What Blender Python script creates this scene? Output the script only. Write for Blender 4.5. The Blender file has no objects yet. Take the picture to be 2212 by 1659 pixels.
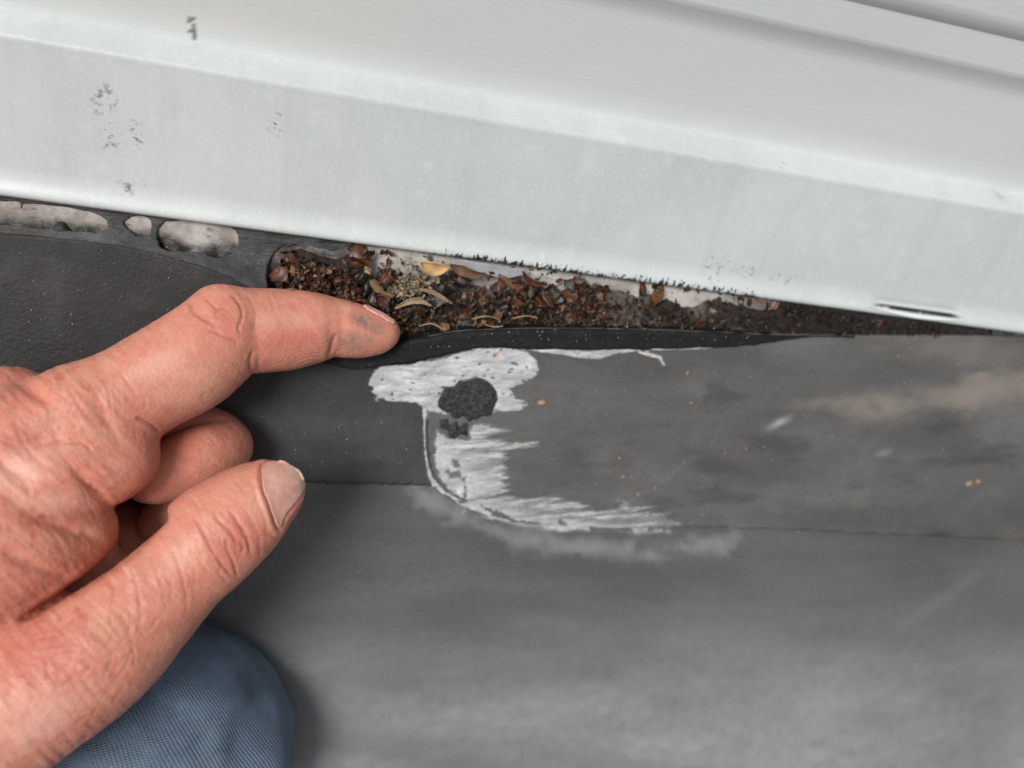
import bpy, math, random
import numpy as np
from mathutils import Matrix, Vector
from mathutils.bvhtree import BVHTree

random.seed(7)
rng = np.random.default_rng(7)
scene = bpy.context.scene
COL = scene.collection

# ------------------------------------------------------------------ camera
# World: X runs along the wall, Y points into the wall, Z is up (built in mm, stored in metres).
FPX, CX, CY = 1916.0, 1106.0, 829.5          # focal length and centre in 2212 x 1659 pixels
d_ = np.array([7600., -770., -FPX]); d_ /= np.linalg.norm(d_)
e1_ = np.array([0., 1., 0.]) - d_[1] * d_; e1_ /= np.linalg.norm(e1_)
e2_ = np.cross(d_, e1_)
PITCH = math.radians(64)
u_ = math.sin(PITCH) * e2_ + math.cos(PITCH) * e1_
RC = np.array([d_, np.cross(u_, d_), u_])     # camera axes -> world axes
def ray(px, py):
    px = np.asarray(px, float); py = np.asarray(py, float)
    v = np.stack([(px - CX) / FPX, -(py - CY) / FPX, -np.ones_like(px)], -1)
    return v @ RC.T
CAM = -235.0 * ray(1106, 564)                 # the flashing's lower edge is the line y = z = 0

cam = bpy.data.cameras.new('camera')
cam.sensor_width = 36.0; cam.lens = FPX / 2212 * 36
cam.clip_start = 0.01; cam.clip_end = 60
camo = bpy.data.objects.new('camera', cam); COL.objects.link(camo)
M4 = Matrix.Identity(4)
for i in range(3):
    for j in range(3): M4[i][j] = RC[i][j]
    M4[i][3] = CAM[i] / 1000
camo.matrix_world = M4
scene.camera = camo
cam.dof.use_dof = True
cam.dof.focus_distance = 0.216
cam.dof.aperture_fstop = cam.lens / 3.7       # lens opening of about 5 mm

# ------------------------------------------------------------------ light: overcast
SUN_EL, SUN_AZ = 53.0, 232.0
world = bpy.data.worlds.new('World'); scene.world = world; world.use_nodes = True
wn = world.node_tree; wn.nodes.clear()
sky = wn.nodes.new('ShaderNodeTexSky'); sky.sky_type = 'NISHITA'; sky.sun_disc = False
sky.sun_elevation = math.radians(SUN_EL); sky.sun_rotation = math.radians(SUN_AZ)
sky.air_density = 1.0; sky.dust_density = 4.0; sky.ozone_density = 1.0
hs = wn.nodes.new('ShaderNodeHueSaturation'); hs.inputs['Saturation'].default_value = 0.18
bg = wn.nodes.new('ShaderNodeBackground'); bg.inputs['Strength'].default_value = 0.05
wo = wn.nodes.new('ShaderNodeOutputWorld')
wn.links.new(sky.outputs[0], hs.inputs['Color']); wn.links.new(hs.outputs[0], bg.inputs['Color'])
wn.links.new(bg.outputs[0], wo.inputs['Surface'])
sl = bpy.data.lights.new('sun', 'SUN'); sl.energy = 1.5; sl.angle = math.radians(20); sl.color = (1, 0.97, 0.93)
so = bpy.data.objects.new('sun', sl); COL.objects.link(so)
_el, _az = math.radians(SUN_EL), math.radians(SUN_AZ)
sdir = Vector((math.sin(_az) * math.cos(_el), math.cos(_az) * math.cos(_el), math.sin(_el)))
so.rotation_euler = sdir.to_track_quat('Z', 'Y').to_euler(); so.location = (0, -0.4, 1.5)
vs = scene.view_settings
vs.view_transform = 'Standard'; vs.look = 'None'; vs.gamma = 1.0; vs.use_curve_mapping = False
vs.exposure = 0.76
cy = scene.cycles
cy.max_bounces = 5; cy.diffuse_bounces = 3; cy.glossy_bounces = 2; cy.transmission_bounces = 2; cy.transparent_max_bounces = 6
cy.caustics_reflective = False; cy.caustics_refractive = False

# ------------------------------------------------------------------ numeric helpers
def project(P):
    v = (np.asarray(P, float) - CAM) @ RC
    return CX + FPX * v[..., 0] / -v[..., 2], CY - FPX * v[..., 1] / -v[..., 2], -v[..., 2]
def at(px, py, depth):                        # point at a given distance along the camera axis
    return CAM + np.asarray(depth, float)[..., None] * ray(px, py)
def _h(ix, iy, iz, s):
    n = (ix * 374761393 + iy * 668265263 + iz * 2147483647 + s * 1274126177) & 0xffffffff
    n = ((n ^ (n >> 13)) * 1274126177) & 0xffffffff
    n = ((n ^ (n >> 16)) * 2246822519) & 0xffffffff
    return ((n ^ (n >> 15)) & 0xffffff) / float(0xffffff)
def vnoise(p, seed=0):
    p = np.asarray(p, float)
    if p.shape[-1] == 2: p = np.concatenate([p, np.zeros(p.shape[:-1] + (1,))], -1)
    i = np.floor(p).astype(np.int64); f = p - i; f = f * f * (3 - 2 * f)
    r = 0
    for a in (0, 1):
        for b in (0, 1):
            for c in (0, 1):
                w = (f[..., 0] if a else 1 - f[..., 0]) * (f[..., 1] if b else 1 - f[..., 1]) * (f[..., 2] if c else 1 - f[..., 2])
                r = r + w * _h(i[..., 0] + a, i[..., 1] + b, i[..., 2] + c, seed)
    return r
def fbm(p, seed=0, octv=4):
    p = np.asarray(p, float); r = 0; a = 0.5
    for o in range(octv):
        r = r + a * (vnoise(p * 2 ** o + 17.3 * o, seed + o) - 0.5); a *= 0.55
    return r                                   # about -0.5 .. 0.5
def smooth(x, a, b):
    t = np.clip((np.asarray(x, float) - a) / (b - a), 0, 1); return t * t * (3 - 2 * t)
def poly_sd(px, py, poly):                    # signed distance, positive inside, and nearest boundary point
    px = np.asarray(px, float); py = np.asarray(py, float); poly = np.asarray(poly, float)
    best = np.full(px.shape, 1e18); nx = np.zeros(px.shape); ny = np.zeros(px.shape); ins = np.zeros(px.shape, bool)
    n = len(poly)
    for k in range(n):
        a = poly[k]; b = poly[(k + 1) % n]; e = b - a
        t = np.clip(((px - a[0]) * e[0] + (py - a[1]) * e[1]) / max(e @ e, 1e-12), 0, 1)
        qx = a[0] + t * e[0]; qy = a[1] + t * e[1]; dd = (px - qx) ** 2 + (py - qy) ** 2
        m = dd < best; best = np.where(m, dd, best); nx = np.where(m, qx, nx); ny = np.where(m, qy, ny)
        c = (a[1] > py) != (b[1] > py)
        if abs(e[1]) > 1e-12: ins ^= c & (px < a[0] + (py - a[1]) * e[0] / e[1])
    return np.where(ins, 1, -1) * np.sqrt(best), nx, ny
def catmull(pts, n):
    P = np.asarray(pts, float); P = np.vstack([2 * P[0] - P[1], P, 2 * P[-1] - P[-2]]); out = []
    for i in range(1, len(P) - 2):
        t = np.linspace(0, 1, n, endpoint=False)[:, None]
        a, b, c, e = P[i - 1], P[i], P[i + 1], P[i + 2]
        out.append(0.5 * (2 * b + (c - a) * t + (2 * a - 5 * b + 4 * c - e) * t ** 2 + (3 * b - a - 3 * c + e) * t ** 3))
    out.append(P[-2][None]); return np.vstack(out)

# ------------------------------------------------------------------ object helpers
def make_mesh(name, V, F, attrs=None, smooth_sh=True):
    V = np.asarray(V, float) / 1000.0
    me = bpy.data.meshes.new(name); F = [tuple(int(i) for i in f) for f in F] if not isinstance(F, np.ndarray) else F
    if isinstance(F, np.ndarray):
        k = F.shape[1]
        me.vertices.add(len(V)); me.vertices.foreach_set('co', V.ravel())
        me.loops.add(F.size); me.loops.foreach_set('vertex_index', F.ravel().astype(np.int32))
        me.polygons.add(len(F)); me.polygons.foreach_set('loop_start', np.arange(0, F.size, k, dtype=np.int32))
        me.polygons.foreach_set('loop_total', np.full(len(F), k, np.int32))
    else:
        me.from_pydata(V.tolist(), [], F)
    me.update(calc_edges=True); me.validate()
    if smooth_sh: me.polygons.foreach_set('use_smooth', np.ones(len(me.polygons), bool))
    for k, a in (attrs or {}).items():
        a = np.asarray(a, float)
        if len(a) != len(me.vertices): continue
        if a.ndim == 1:
            at_ = me.attributes.new(k, 'FLOAT', 'POINT'); at_.data.foreach_set('value', a)
        else:
            if a.shape[1] == 3: a = np.hstack([a, np.ones((len(a), 1))])
            at_ = me.attributes.new(k, 'FLOAT_COLOR', 'POINT'); at_.data.foreach_set('color', a.ravel())
    return me
def obj(name, me, mat=None, parent=None, label=None, cat=None, group=None, kind=None):
    o = bpy.data.objects.new(name, me); COL.objects.link(o)
    if mat is not None and me is not None and not me.materials: me.materials.append(mat)
    if parent is not None: o.parent = parent
    tag(o, label, cat, group, kind); return o
def tag(o, label=None, cat=None, group=None, kind=None):
    for k, v in (('label', label), ('category', cat), ('group', group), ('kind', kind)):
        if v: o[k] = v
def empty(name, loc, label, cat, group=None):
    o = bpy.data.objects.new(name, None); COL.objects.link(o); o.empty_display_size = 0.02
    o.location = np.asarray(loc, float) / 1000; tag(o, label, cat, group); return o
def keep_world(o, parent):                     # parent without moving
    o.parent = parent; o.location = o.location - parent.location
def grid_faces(nu, nv):
    i = np.arange(nu * nv).reshape(nu, nv)
    return np.stack([i[:-1, :-1], i[1:, :-1], i[1:, 1:], i[:-1, 1:]], -1).reshape(-1, 4)
def trim(A, B, holes=(), outer=None, pad=0.75):
    """Cut a grid in the plane (A, B): inside `outer`, outside all `holes`; rim vertices snap to the outline."""
    A = A.copy(); B = B.copy(); cell = np.hypot(np.gradient(A, axis=0), np.gradient(B, axis=0)).mean() + np.hypot(np.gradient(A, axis=1), np.gradient(B, axis=1)).mean()
    cell *= 0.5; ok = np.ones(A.shape, bool)
    for poly, sgn in [(h, -1) for h in holes] + ([(outer, 1)] if outer is not None else []):
        sd, nx, ny = poly_sd(A, B, poly); sd = sd * sgn
        near = (sd < 0) & (sd > -pad * cell)
        A = np.where(near, nx, A); B = np.where(near, ny, B)
        ok &= (sd > -pad * cell)
    F = grid_faces(*A.shape); F = F[ok.ravel()[F].all(1)]
    return A, B, F
def compact(V, F, attrs=None):
    u, inv = np.unique(F.ravel(), return_inverse=True)
    return V[u], inv.reshape(F.shape), {k: np.asarray(a)[u] for k, a in (attrs or {}).items()}
def solidify(o, t, offset=-1):
    m = o.modifiers.new('thickness', 'SOLIDIFY'); m.thickness = t / 1000; m.offset = offset; return m

# ------------------------------------------------------------------ material helpers
class Mat:
    def __init__(self, name):
        self.m = bpy.data.materials.new(name); self.m.use_nodes = True
        self.t = self.m.node_tree; self.b = self.t.nodes['Principled BSDF']; self.out = self.t.nodes['Material Output']
    def n(self, typ, **kw):
        nd = self.t.nodes.new(typ)
        for k, v in kw.items():
            if k in nd.inputs: nd.inputs[k].default_value = v
            else: setattr(nd, k, v)
        return nd
    def l(self, a, b): self.t.links.new(a, b)
    def val(self, x):                          # socket or number -> socket
        if hasattr(x, 'links'): return x
        v = self.n('ShaderNodeValue'); v.outputs[0].default_value = x; return v.outputs[0]
    def math(self, op, a, b=0.0, c=None, clamp=False):
        nd = self.n('ShaderNodeMath', operation=op, use_clamp=clamp)
        for i, x in enumerate((a, b) if c is None else (a, b, c)):
            if hasattr(x, 'links'): self.l(x, nd.inputs[i])
            else: nd.inputs[i].default_value = x
        return nd.outputs[0]
    def ramp(self, x, a, b, lo=0.0, hi=1.0):
        nd = self.n('ShaderNodeMapRange', interpolation_type='SMOOTHSTEP'); self.l(x, nd.inputs[0])
        for i, v in zip((1, 2, 3, 4), (a, b, lo, hi)): nd.inputs[i].default_value = v
        return nd.outputs[0]
    def coord(self, scale=(1, 1, 1), rot=(0, 0, 0), loc=(0, 0, 0), kind='Object'):
        tc = self.n('ShaderNodeTexCoord'); mp = self.n('ShaderNodeMapping')
        mp.inputs['Scale'].default_value = scale; mp.inputs['Rotation'].default_value = rot; mp.inputs['Location'].default_value = loc
        self.l(tc.outputs[kind], mp.inputs[0]); return mp.outputs[0]
    def noise(self, scale, co=None, detail=4, rough=0.55, **kw):
        nd = self.n('ShaderNodeTexNoise', **kw); nd.inputs['Scale'].default_value = scale
        nd.inputs['Detail'].default_value = detail; nd.inputs['Roughness'].default_value = rough
        self.l(co if co is not None else self.coord(), nd.inputs['Vector']); return nd.outputs['Fac']
    def voro(self, scale, co=None, feature='F1', out='Distance', rnd=1.0):
        nd = self.n('ShaderNodeTexVoronoi', feature=feature); nd.inputs['Scale'].default_value = scale
        nd.inputs['Randomness'].default_value = rnd
        self.l(co if co is not None else self.coord(), nd.inputs['Vector']); return nd.outputs[out]
    def attr(self, name, out='Fac'):
        nd = self.n('ShaderNodeAttribute'); nd.attribute_name = name; return nd.outputs[out]
    def mix(self, f, a, b, blend='MIX'):
        nd = self.n('ShaderNodeMix', data_type='RGBA', blend_type=blend)
        for s, x in ((nd.inputs[0], f), (nd.inputs[6], a), (nd.inputs[7], b)):
            if hasattr(x, 'links'): self.l(x, s)
            elif isinstance(x, (tuple, list)): s.default_value = (*x[:3], 1)
            else: s.default_value = x
        return nd.outputs[2]
    def col(self, x):
        if hasattr(x, 'links'): self.l(x, self.b.inputs['Base Color'])
        else: self.b.inputs['Base Color'].default_value = (*x[:3], 1)
    def rough(self, x):
        if hasattr(x, 'links'): self.l(x, self.b.inputs['Roughness'])
        else: self.b.inputs['Roughness'].default_value = x
    def bump(self, h, strength=0.3, dist=0.0005, prev=None):
        nd = self.n('ShaderNodeBump'); nd.inputs['Strength'].default_value = strength; nd.inputs['Distance'].default_value = dist
        self.l(h, nd.inputs['Height'])
        if prev is not None: self.l(prev, nd.inputs['Normal'])
        self.l(nd.outputs[0], self.b.inputs['Normal']); return nd.outputs[0]
def plain(name, c, r=0.7, spread=0.25, scale=400, bump=0.3):
    k = Mat(name); n1 = k.noise(scale); n2 = k.noise(scale * 5)
    k.col(k.mix(k.ramp(n1, 0.3, 0.7), [x * (1 - spread) for x in c], [x * (1 + spread) for x in c]))
    k.rough(r); k.bump(n2, bump, 0.0003); return k.m

# ------------------------------------------------------------------ materials of the setting
def membrane_mat(name, dark, light, dust_light, bump=0.25, rough=0.55, mott=0.45):
    k = Mat(name)
    streak = k.noise(14, k.coord((1.0, 3.5, 3.5)), 5, 0.6)
    blot = k.noise(38, None, 5, 0.6)
    fine = k.noise(900, None, 3, 0.7)
    c = k.mix(k.ramp(streak, 0.33, 0.68), dark, light)
    c = k.mix(k.ramp(blot, 0.5, 0.78, 0, mott), c, [x * 1.35 for x in light])
    c = k.mix(k.ramp(fine, 0.35, 0.75, 0, 0.35), c, [x * 0.55 for x in dark])
    c = k.mix(k.math('MULTIPLY', k.attr('dust_light'), k.ramp(k.noise(260, None, 4, 0.7), 0.25, 0.7, 0.7, 1.0)), c, dust_light)
    c = k.mix(k.attr('tan'), c, (0.225, 0.195, 0.17))
    c = k.mix(k.attr('smudge'), c, (0.035, 0.035, 0.036))
    c = k.mix(k.attr('scuff'), c, (0.5, 0.5, 0.5))
    grain = k.voro(1500); c = k.mix(k.ramp(grain, 0.0, 0.12, 0.35, 0.0), c, (0.4, 0.38, 0.35))
    k.col(c); k.rough(k.ramp(blot, 0.3, 0.7, rough - 0.1, rough + 0.12))
    k.b.inputs['Specular IOR Level'].default_value = 0.45
    nb = k.bump(fine, bump, 0.0004); k.bump(k.noise(45, None, 2), 0.1, 0.002, nb)
    return k.m
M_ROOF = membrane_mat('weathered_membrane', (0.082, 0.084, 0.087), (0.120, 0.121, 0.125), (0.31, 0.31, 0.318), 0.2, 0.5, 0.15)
M_LEFT = membrane_mat('dark_membrane', (0.014, 0.0137, 0.0133), (0.03, 0.0295, 0.029), (0.09, 0.09, 0.094), 0.45, 0.6)
M_RIGHT = membrane_mat('brownish_membrane', (0.08, 0.079, 0.0765), (0.122, 0.121, 0.117), (0.2, 0.197, 0.19), 0.3, 0.55)

k = Mat('clean_black_rubber')
f1 = k.noise(700, None, 4, 0.7); sp = k.voro(900)
c = k.mix(k.ramp(f1, 0.4, 0.75), (0.005, 0.0055, 0.006), (0.014, 0.015, 0.016))
c = k.mix(k.ramp(sp, 0.0, 0.13, 0.7, 0.0), c, (0.35, 0.33, 0.29)); k.col(c); k.rough(0.7); k.b.inputs['Specular IOR Level'].default_value = 0.3; k.bump(f1, 0.35, 0.0004); M_LIP = k.m

k = Mat('dark_sealant')
f1 = k.noise(90, None, 5, 0.6); f2 = k.noise(800, None, 3, 0.7); wv = k.noise(180, k.coord((0.5, 2.5, 2.5)), 4, 0.7)
c = k.mix(k.ramp(f1, 0.35, 0.7), (0.028, 0.029, 0.031), (0.085, 0.087, 0.092))
c = k.mix(k.ramp(f2, 0.62, 0.8, 0, 0.6), c, (0.2, 0.19, 0.175)); k.col(c); k.rough(0.6)
nb = k.bump(f2, 0.4, 0.0004); k.bump(wv, 0.6, 0.0016, nb); M_SEAL = k.m

k = Mat('painted_board')
f1 = k.noise(120, None, 5, 0.65); f2 = k.noise(450, k.coord((0.6, 1.6, 1.6)), 4, 0.7)
c = k.mix(k.ramp(f1, 0.34, 0.66), (0.30, 0.27, 0.24), (0.56, 0.54, 0.51))
c = k.mix(k.ramp(f2, 0.55, 0.75, 0, 0.8), c, (0.12, 0.095, 0.075))
c = k.mix(k.math('MULTIPLY', k.attr('dirt_shade'), k.ramp(k.noise(220, None, 4, 0.7), 0.2, 0.6, 0.35, 1.0)), c, (0.022, 0.018, 0.015))
k.col(c); k.rough(0.85); k.bump(f2, 0.5, 0.0008); M_BOARD = k.m

k = Mat('white_enamel_flashing')
co = k.coord()
f1 = k.noise(30, None, 5, 0.6); f2 = k.noise(1300, None, 2, 0.6); f3 = k.noise(220, None, 4, 0.75)
c = k.mix(k.ramp(f1, 0.3, 0.7), (0.48, 0.525, 0.525), (0.55, 0.59, 0.59))
c = k.mix(k.ramp(f2, 0.3, 0.7, 0.0, 0.35), c, (0.64, 0.67, 0.67))
c = k.mix(k.ramp(f3, 0.52, 0.75, 0, 0.4), c, (0.67, 0.695, 0.695))
run = k.noise(1.0, k.coord((160, 9, 9)), 4, 0.6); c = k.mix(k.ramp(run, 0.5, 0.75, 0, 0.22), c, (0.40, 0.43, 0.42)); scr = k.voro(260); c = k.mix(k.ramp(scr, 0.0, 0.05, 0.5, 0.0), c, (0.3, 0.31, 0.3))
sd = k.attr('edge')                            # millimetres above the lower edge
win = k.attr('caulk')
nz = k.noise(1250, k.coord((1.0, 0.5, 0.5)), 3, 0.65)
th = k.math('ADD', 0.40, k.math('MULTIPLY', sd, 0.12))
th = k.math('ADD', th, k.math('MULTIPLY', k.math('SUBTRACT', 1.0, win), 0.5))
msk = k.ramp(k.math('SUBTRACT', nz, th), -0.01, 0.02)
c = k.mix(msk, c, (0.03, 0.031, 0.033))
sp = k.math('MULTIPLY', k.attr('stain'), k.ramp(k.noise(800, k.coord((0.8, 1.0, 1.0)), 4, 0.7), 0.53, 0.62))
c = k.mix(sp, c, (0.2, 0.205, 0.19)); c = k.mix(k.attr('tear'), c, (0.008, 0.009, 0.009))
k.col(c); k.rough(0.38); k.bump(f2, 0.08, 0.0002); M_FLASH = k.m

k = Mat('grained_vinyl')
gr = k.noise(1.0, k.coord((9, 900, 900), (math.radians(0), 0, 0)), 4, 0.6, )
f1 = k.noise(18, None, 4)
wv = k.n('ShaderNodeTexWave', wave_type='BANDS', bands_direction='Z', wave_profile='SIN')
wv.inputs['Scale'].default_value = 190; wv.inputs['Distortion'].default_value = 3.0; wv.inputs['Detail'].default_value = 3
wv.inputs['Detail Scale'].default_value = 0.6
k.l(k.coord((0.10, 1, 1)), wv.inputs['Vector'])
c = k.mix(k.ramp(f1, 0.3, 0.7), (0.82, 0.855, 0.845), (0.86, 0.89, 0.88))
c = k.mix(k.math('MULTIPLY', wv.outputs['Fac'], 0.03), c, (0.45, 0.47, 0.46))
sp = k.math('MULTIPLY', k.attr('stain'), k.ramp(k.noise(400, None, 3, 0.6), 0.3, 0.45))
c = k.mix(sp, c, (0.2, 0.21, 0.2))
k.col(c); k.rough(0.5); nb = k.bump(wv.outputs['Fac'], 0.03, 0.0004); k.bump(gr, 0.06, 0.0003, nb); M_VINYL = k.m

# ------------------------------------------------------------------ the roof surface
def roofz(y):
    y = np.asarray(y, float)
    return -7 + 0.95 * np.clip(y + 4, -66, 60) + 0.80 * np.clip(y + 70, -40, 0) + 0.55 * np.minimum(y + 110, 0)
def roofz_s(y):                                # rounded version
    y = np.asarray(y, float); return (roofz(y - 8) + roofz(y - 4) + roofz(y) + roofz(y + 4) + roofz(y + 8)) / 5
def to_roof(px, py, lift=0.0):
    r = ray(px, py); a = np.full(r.shape[:-1], 60.0); b = np.full(r.shape[:-1], 3000.0)
    for _ in range(46):
        m = (a + b) / 2; p = CAM + m[..., None] * r; below = p[..., 2] < roofz_s(p[..., 1]) + lift
        b = np.where(below, m, b); a = np.where(below, a, m)
    return CAM + ((a + b) / 2)[..., None] * r
def roof_normal(y):
    s = (roofz_s(y + 0.5) - roofz_s(y - 0.5)); n = np.stack([0 * s, -s, 1 + 0 * s], -1)
    return n / np.linalg.norm(n, axis=-1, keepdims=True)

# upper edge of the roof covering, pulled away from the wall in the middle
EDGE_PX = [(-700, 470), (-300, 482), (0, 492), (129, 502), (242, 515), (322, 531), (387, 550), (451, 568), (520, 598), (590, 640), (650, 690),
           (720, 735), (780, 748), (830, 737), (880, 715), (940, 702), (1010, 692), (1200, 688), (1400, 691), (1550, 697), (1700, 704), (1900, 708),
           (2060, 709), (2212, 713), (2600, 735), (3300, 780)]
_e = np.array(EDGE_PX, float); EP = to_roof(_e[:, 0], _e[:, 1], np.interp(_e[:, 0], [0, 700, 900, 1700, 1900, 3000], [1.6, 1.8, 4.0, 4.0, 3.4, 3.4]))
EP = catmull(EP, 12)
def edge_y(x): return np.interp(x, EP[:, 0], EP[:, 1])
def wobble(x, y): return 0.9 * fbm(np.stack([x / 38, y / 30], -1), 3) + 0.35 * fbm(np.stack([x / 9, y / 14], -1), 9)

def px_poly_world(pts, n=8, closed=True):
    p = np.array(pts, float); q = to_roof(p[:, 0], p[:, 1]); return q[:, :2]
# seams: the left sheet ends at one line, the right sheet (rounded corner) overlaps it
SEAM_L = px_poly_world([(-900, 905), (0, 985), (400, 1018), (660, 1038), (925, 1046), (1100, 1058)])
RC_PX = [(925, 700), (918, 800), (922, 900), (924, 960), (930, 1005), (945, 1040), (970, 1066), (1010, 1090), (1070, 1110), (1140, 1122), (1260, 1130),
         (1460, 1131), (1700, 1137), (2212, 1161), (2700, 1185), (3600, 1230)]
RIGHT_EDGE = catmull(px_poly_world(RC_PX), 8)

def spaced(lo, a, b, hi, step, g=1.35):
    mid = list(np.arange(a, b + step / 2, step)); l, st = [], step; x = a
    while x > lo: st *= g; x -= st; l.append(max(x, lo))
    r, st = [], step; x = b
    while x < hi: st *= g; x += st; r.append(min(x, hi))
    return np.array(l[::-1] + mid + r)

def stain_attrs(P, which):
    px, py, _ = project(P); q = np.stack([px, py], -1)
    n = fbm(q / np.array([70., 38.]), 21, 5); n2 = fbm(q / 14., 33, 3)
    def blob(x, y, rx, ry, rot=0.0, soft=0.55, am=0.9):
        c, s = math.cos(math.radians(rot)), math.sin(math.radians(rot)); dx, dy = px - x, py - y
        u = (c * dx + s * dy) / rx; v = (-s * dx + c * dy) / ry
        return smooth(1 - np.hypot(u, v) + am * n + 0.25 * n2, 0, soft)
    tan = np.maximum(0.75 * blob(1890, 880, 150, 42, 4, 1.0, 1.6), 0.85 * blob(2090, 850, 300, 60, -10, 1.0, 1.3)); tan = np.maximum(tan, 0.3 * blob(2080, 760, 260, 50, 5, 0.9))
    smd = np.maximum(0.55 * blob(1690, 958, 84, 36, 5, 1.0, 1.6), 0.3 * blob(1520, 985, 90, 34, 0, 1.0, 1.6)); smd = np.maximum(smd, 0.4 * blob(730, 955, 50, 18, 0, 1.0, 1.2))
    smd = np.maximum(smd, 0.45 * smooth(fbm(q / np.array([120., 40.]), 61, 5), 0.1, 0.3) * smooth(px, 1150, 1300) * (which == 'right')); smd = np.maximum(smd, 0.3 * blob(1890, 880, 34, 14, 40, 1.0, 2.2)); smd = np.maximum(smd, 0.3 * blob(2085, 975, 60, 36, 0, 1.0, 1.8))
    scf = np.maximum(0.6 * blob(1680, 916, 38, 13, -25, 1.0, 1.4), 0.15 * blob(1905, 980, 22, 9, -20, 1.0, 1.8))
    scf = np.maximum(scf, 0.05 * blob(1455, 1020, 75, 10, -38, 1.0, 1.8)); scf = np.maximum(scf, 0.05 * blob(2040, 1290, 150, 14, -35, 1.0, 1.8))
    # pale halo of washed-off residue under the rounded corner
    hal = np.array([(885, 1020), (905, 1062), (960, 1100), (1030, 1135), (1120, 1162), (1230, 1180), (1340, 1190), (1450, 1188), (1540, 1174), (1590, 1158)], float)
    dmin = np.full(px.shape, 1e9)
    for a, b in zip(hal[:-1], hal[1:]):
        e = b - a; t = np.clip(((px - a[0]) * e[0] + (py - a[1]) * e[1]) / (e @ e), 0, 1)
        dmin = np.minimum(dmin, np.hypot(px - a[0] - t * e[0], py - a[1] - t * e[1]))
    dust_light = 0.55 * smooth(1 - dmin / 30 + 2.2 * n + 0.8 * n2 + 1.0 * fbm(q / np.array([30., 16.]), 23, 4), 0.05, 1.3)
    dust_light = np.maximum(dust_light, 0.35 * blob(880, 1000, 45, 75)); dust_light = np.maximum(dust_light, 0.22 * blob(800, 880, 90, 40, 0, 0.9))
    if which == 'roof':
        dust_light = np.maximum(dust_light, smooth(py + 0.03 * (px - 1400), 1210, 1640) * (0.58 + 1.0 * fbm(q / np.array([300., 90.]), 55, 5)))  # brighter light away from the hand, painted into this mask
    if which == 'left':
        dust_light = np.maximum(dust_light, 0.14 * smooth(fbm(q / 60., 57, 4), 0.0, 0.25)); dust_light = np.maximum(dust_light, smooth(py, 740, 960) * (0.48 + 0.5 * n)); dust_light = np.maximum(dust_light, smooth(px, 780, 910) * smooth(py, 760, 860) * (0.34 + 0.8 * n + 0.3 * n2))
    return dict(tan=tan, smudge=smd, scuff=scf, dust_light=dust_light)

# --- lower roof sheet, out to where nobody looks
xs = spaced(-4000, -190, 300, 4000, 1.3); ts = spaced(0, 0, 215, 5200, 1.3)
X, T = np.meshgrid(xs, ts, indexing='ij'); Y = edge_y(X) - T
P = np.stack([X, Y, roofz_s(Y) + wobble(X, Y)], -1).reshape(-1, 3)
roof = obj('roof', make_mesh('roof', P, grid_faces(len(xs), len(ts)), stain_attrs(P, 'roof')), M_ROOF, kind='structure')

# --- left sheet on top of it
def sheet(name, xs, tmax, step, outer, lift, which, mat, **kw):
    ts = np.arange(0, tmax, step); X, T = np.meshgrid(xs, ts, indexing='ij'); Y = edge_y(X) - T
    X, Y, F = trim(X, Y, outer=outer)
    n = roof_normal(Y); P = np.stack([X, Y, roofz_s(Y) + wobble(X, Y)], -1) + n * lift
    P = P.reshape(-1, 3); at_ = stain_attrs(P, which); P, F, at_ = compact(P, F[:, ::-1], at_)
    o = obj(name, make_mesh(name, P, F, at_), mat, **kw); solidify(o, lift * 0.96); return o
E_L = EP[(EP[:, 0] > -480) & (EP[:, 0] < -8)][:, :2]
top_l = np.array([(x, edge_y(x) + 0.01) for x in np.linspace(-300, 6, 120)])
out_l = np.vstack([top_l, [(6, SEAM_L[-1][1])], catmull(SEAM_L, 8)[::-1]])
out_l = out_l[(out_l[:, 0] > -300.5)]
obj_left = sheet('membrane_strip', np.arange(-300, 7, 0.8), 90, 0.8, out_l, 1.3, 'left', M_LEFT,
                 label='dark grainy rubber membrane strip lapping the roof edge behind the hand', cat='membrane')
# --- right sheet
re_ = RIGHT_EDGE[RIGHT_EDGE[:, 0] < 330]
xr0 = re_[0][0]
top_r = np.array([(x, edge_y(x) + 0.01) for x in np.linspace(330, xr0, 160)])
out_r = np.vstack([re_, [(330, re_[-1][1])], top_r])
obj_right = sheet('membrane_strip', np.arange(xr0 - 8, 331, 0.9), 95, 0.8, out_r, 2.6, 'right', M_RIGHT,
                  label='brownish grey rubber membrane strip with rounded corner right of the fingertip', cat='membrane')
o_r, o_l = out_r[::3], out_l[::3]
def surf(x, y, lift=0.0):                      # top of whatever sheet lies at (x, y)
    x = np.asarray(x, float); y = np.asarray(y, float)
    h = np.where(poly_sd(x, y, o_r)[0] > 0, 2.6, np.where(poly_sd(x, y, o_l)[0] > 0, 1.3, 0.0))
    return np.stack([x, y, roofz_s(y) + wobble(x, y)], -1) + roof_normal(y) * (h + lift)[..., None]
def to_surf(px, py, lift=0.0):
    p = to_roof(px, py, 1.6); return surf(p[..., 0], p[..., 1], lift)

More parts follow.
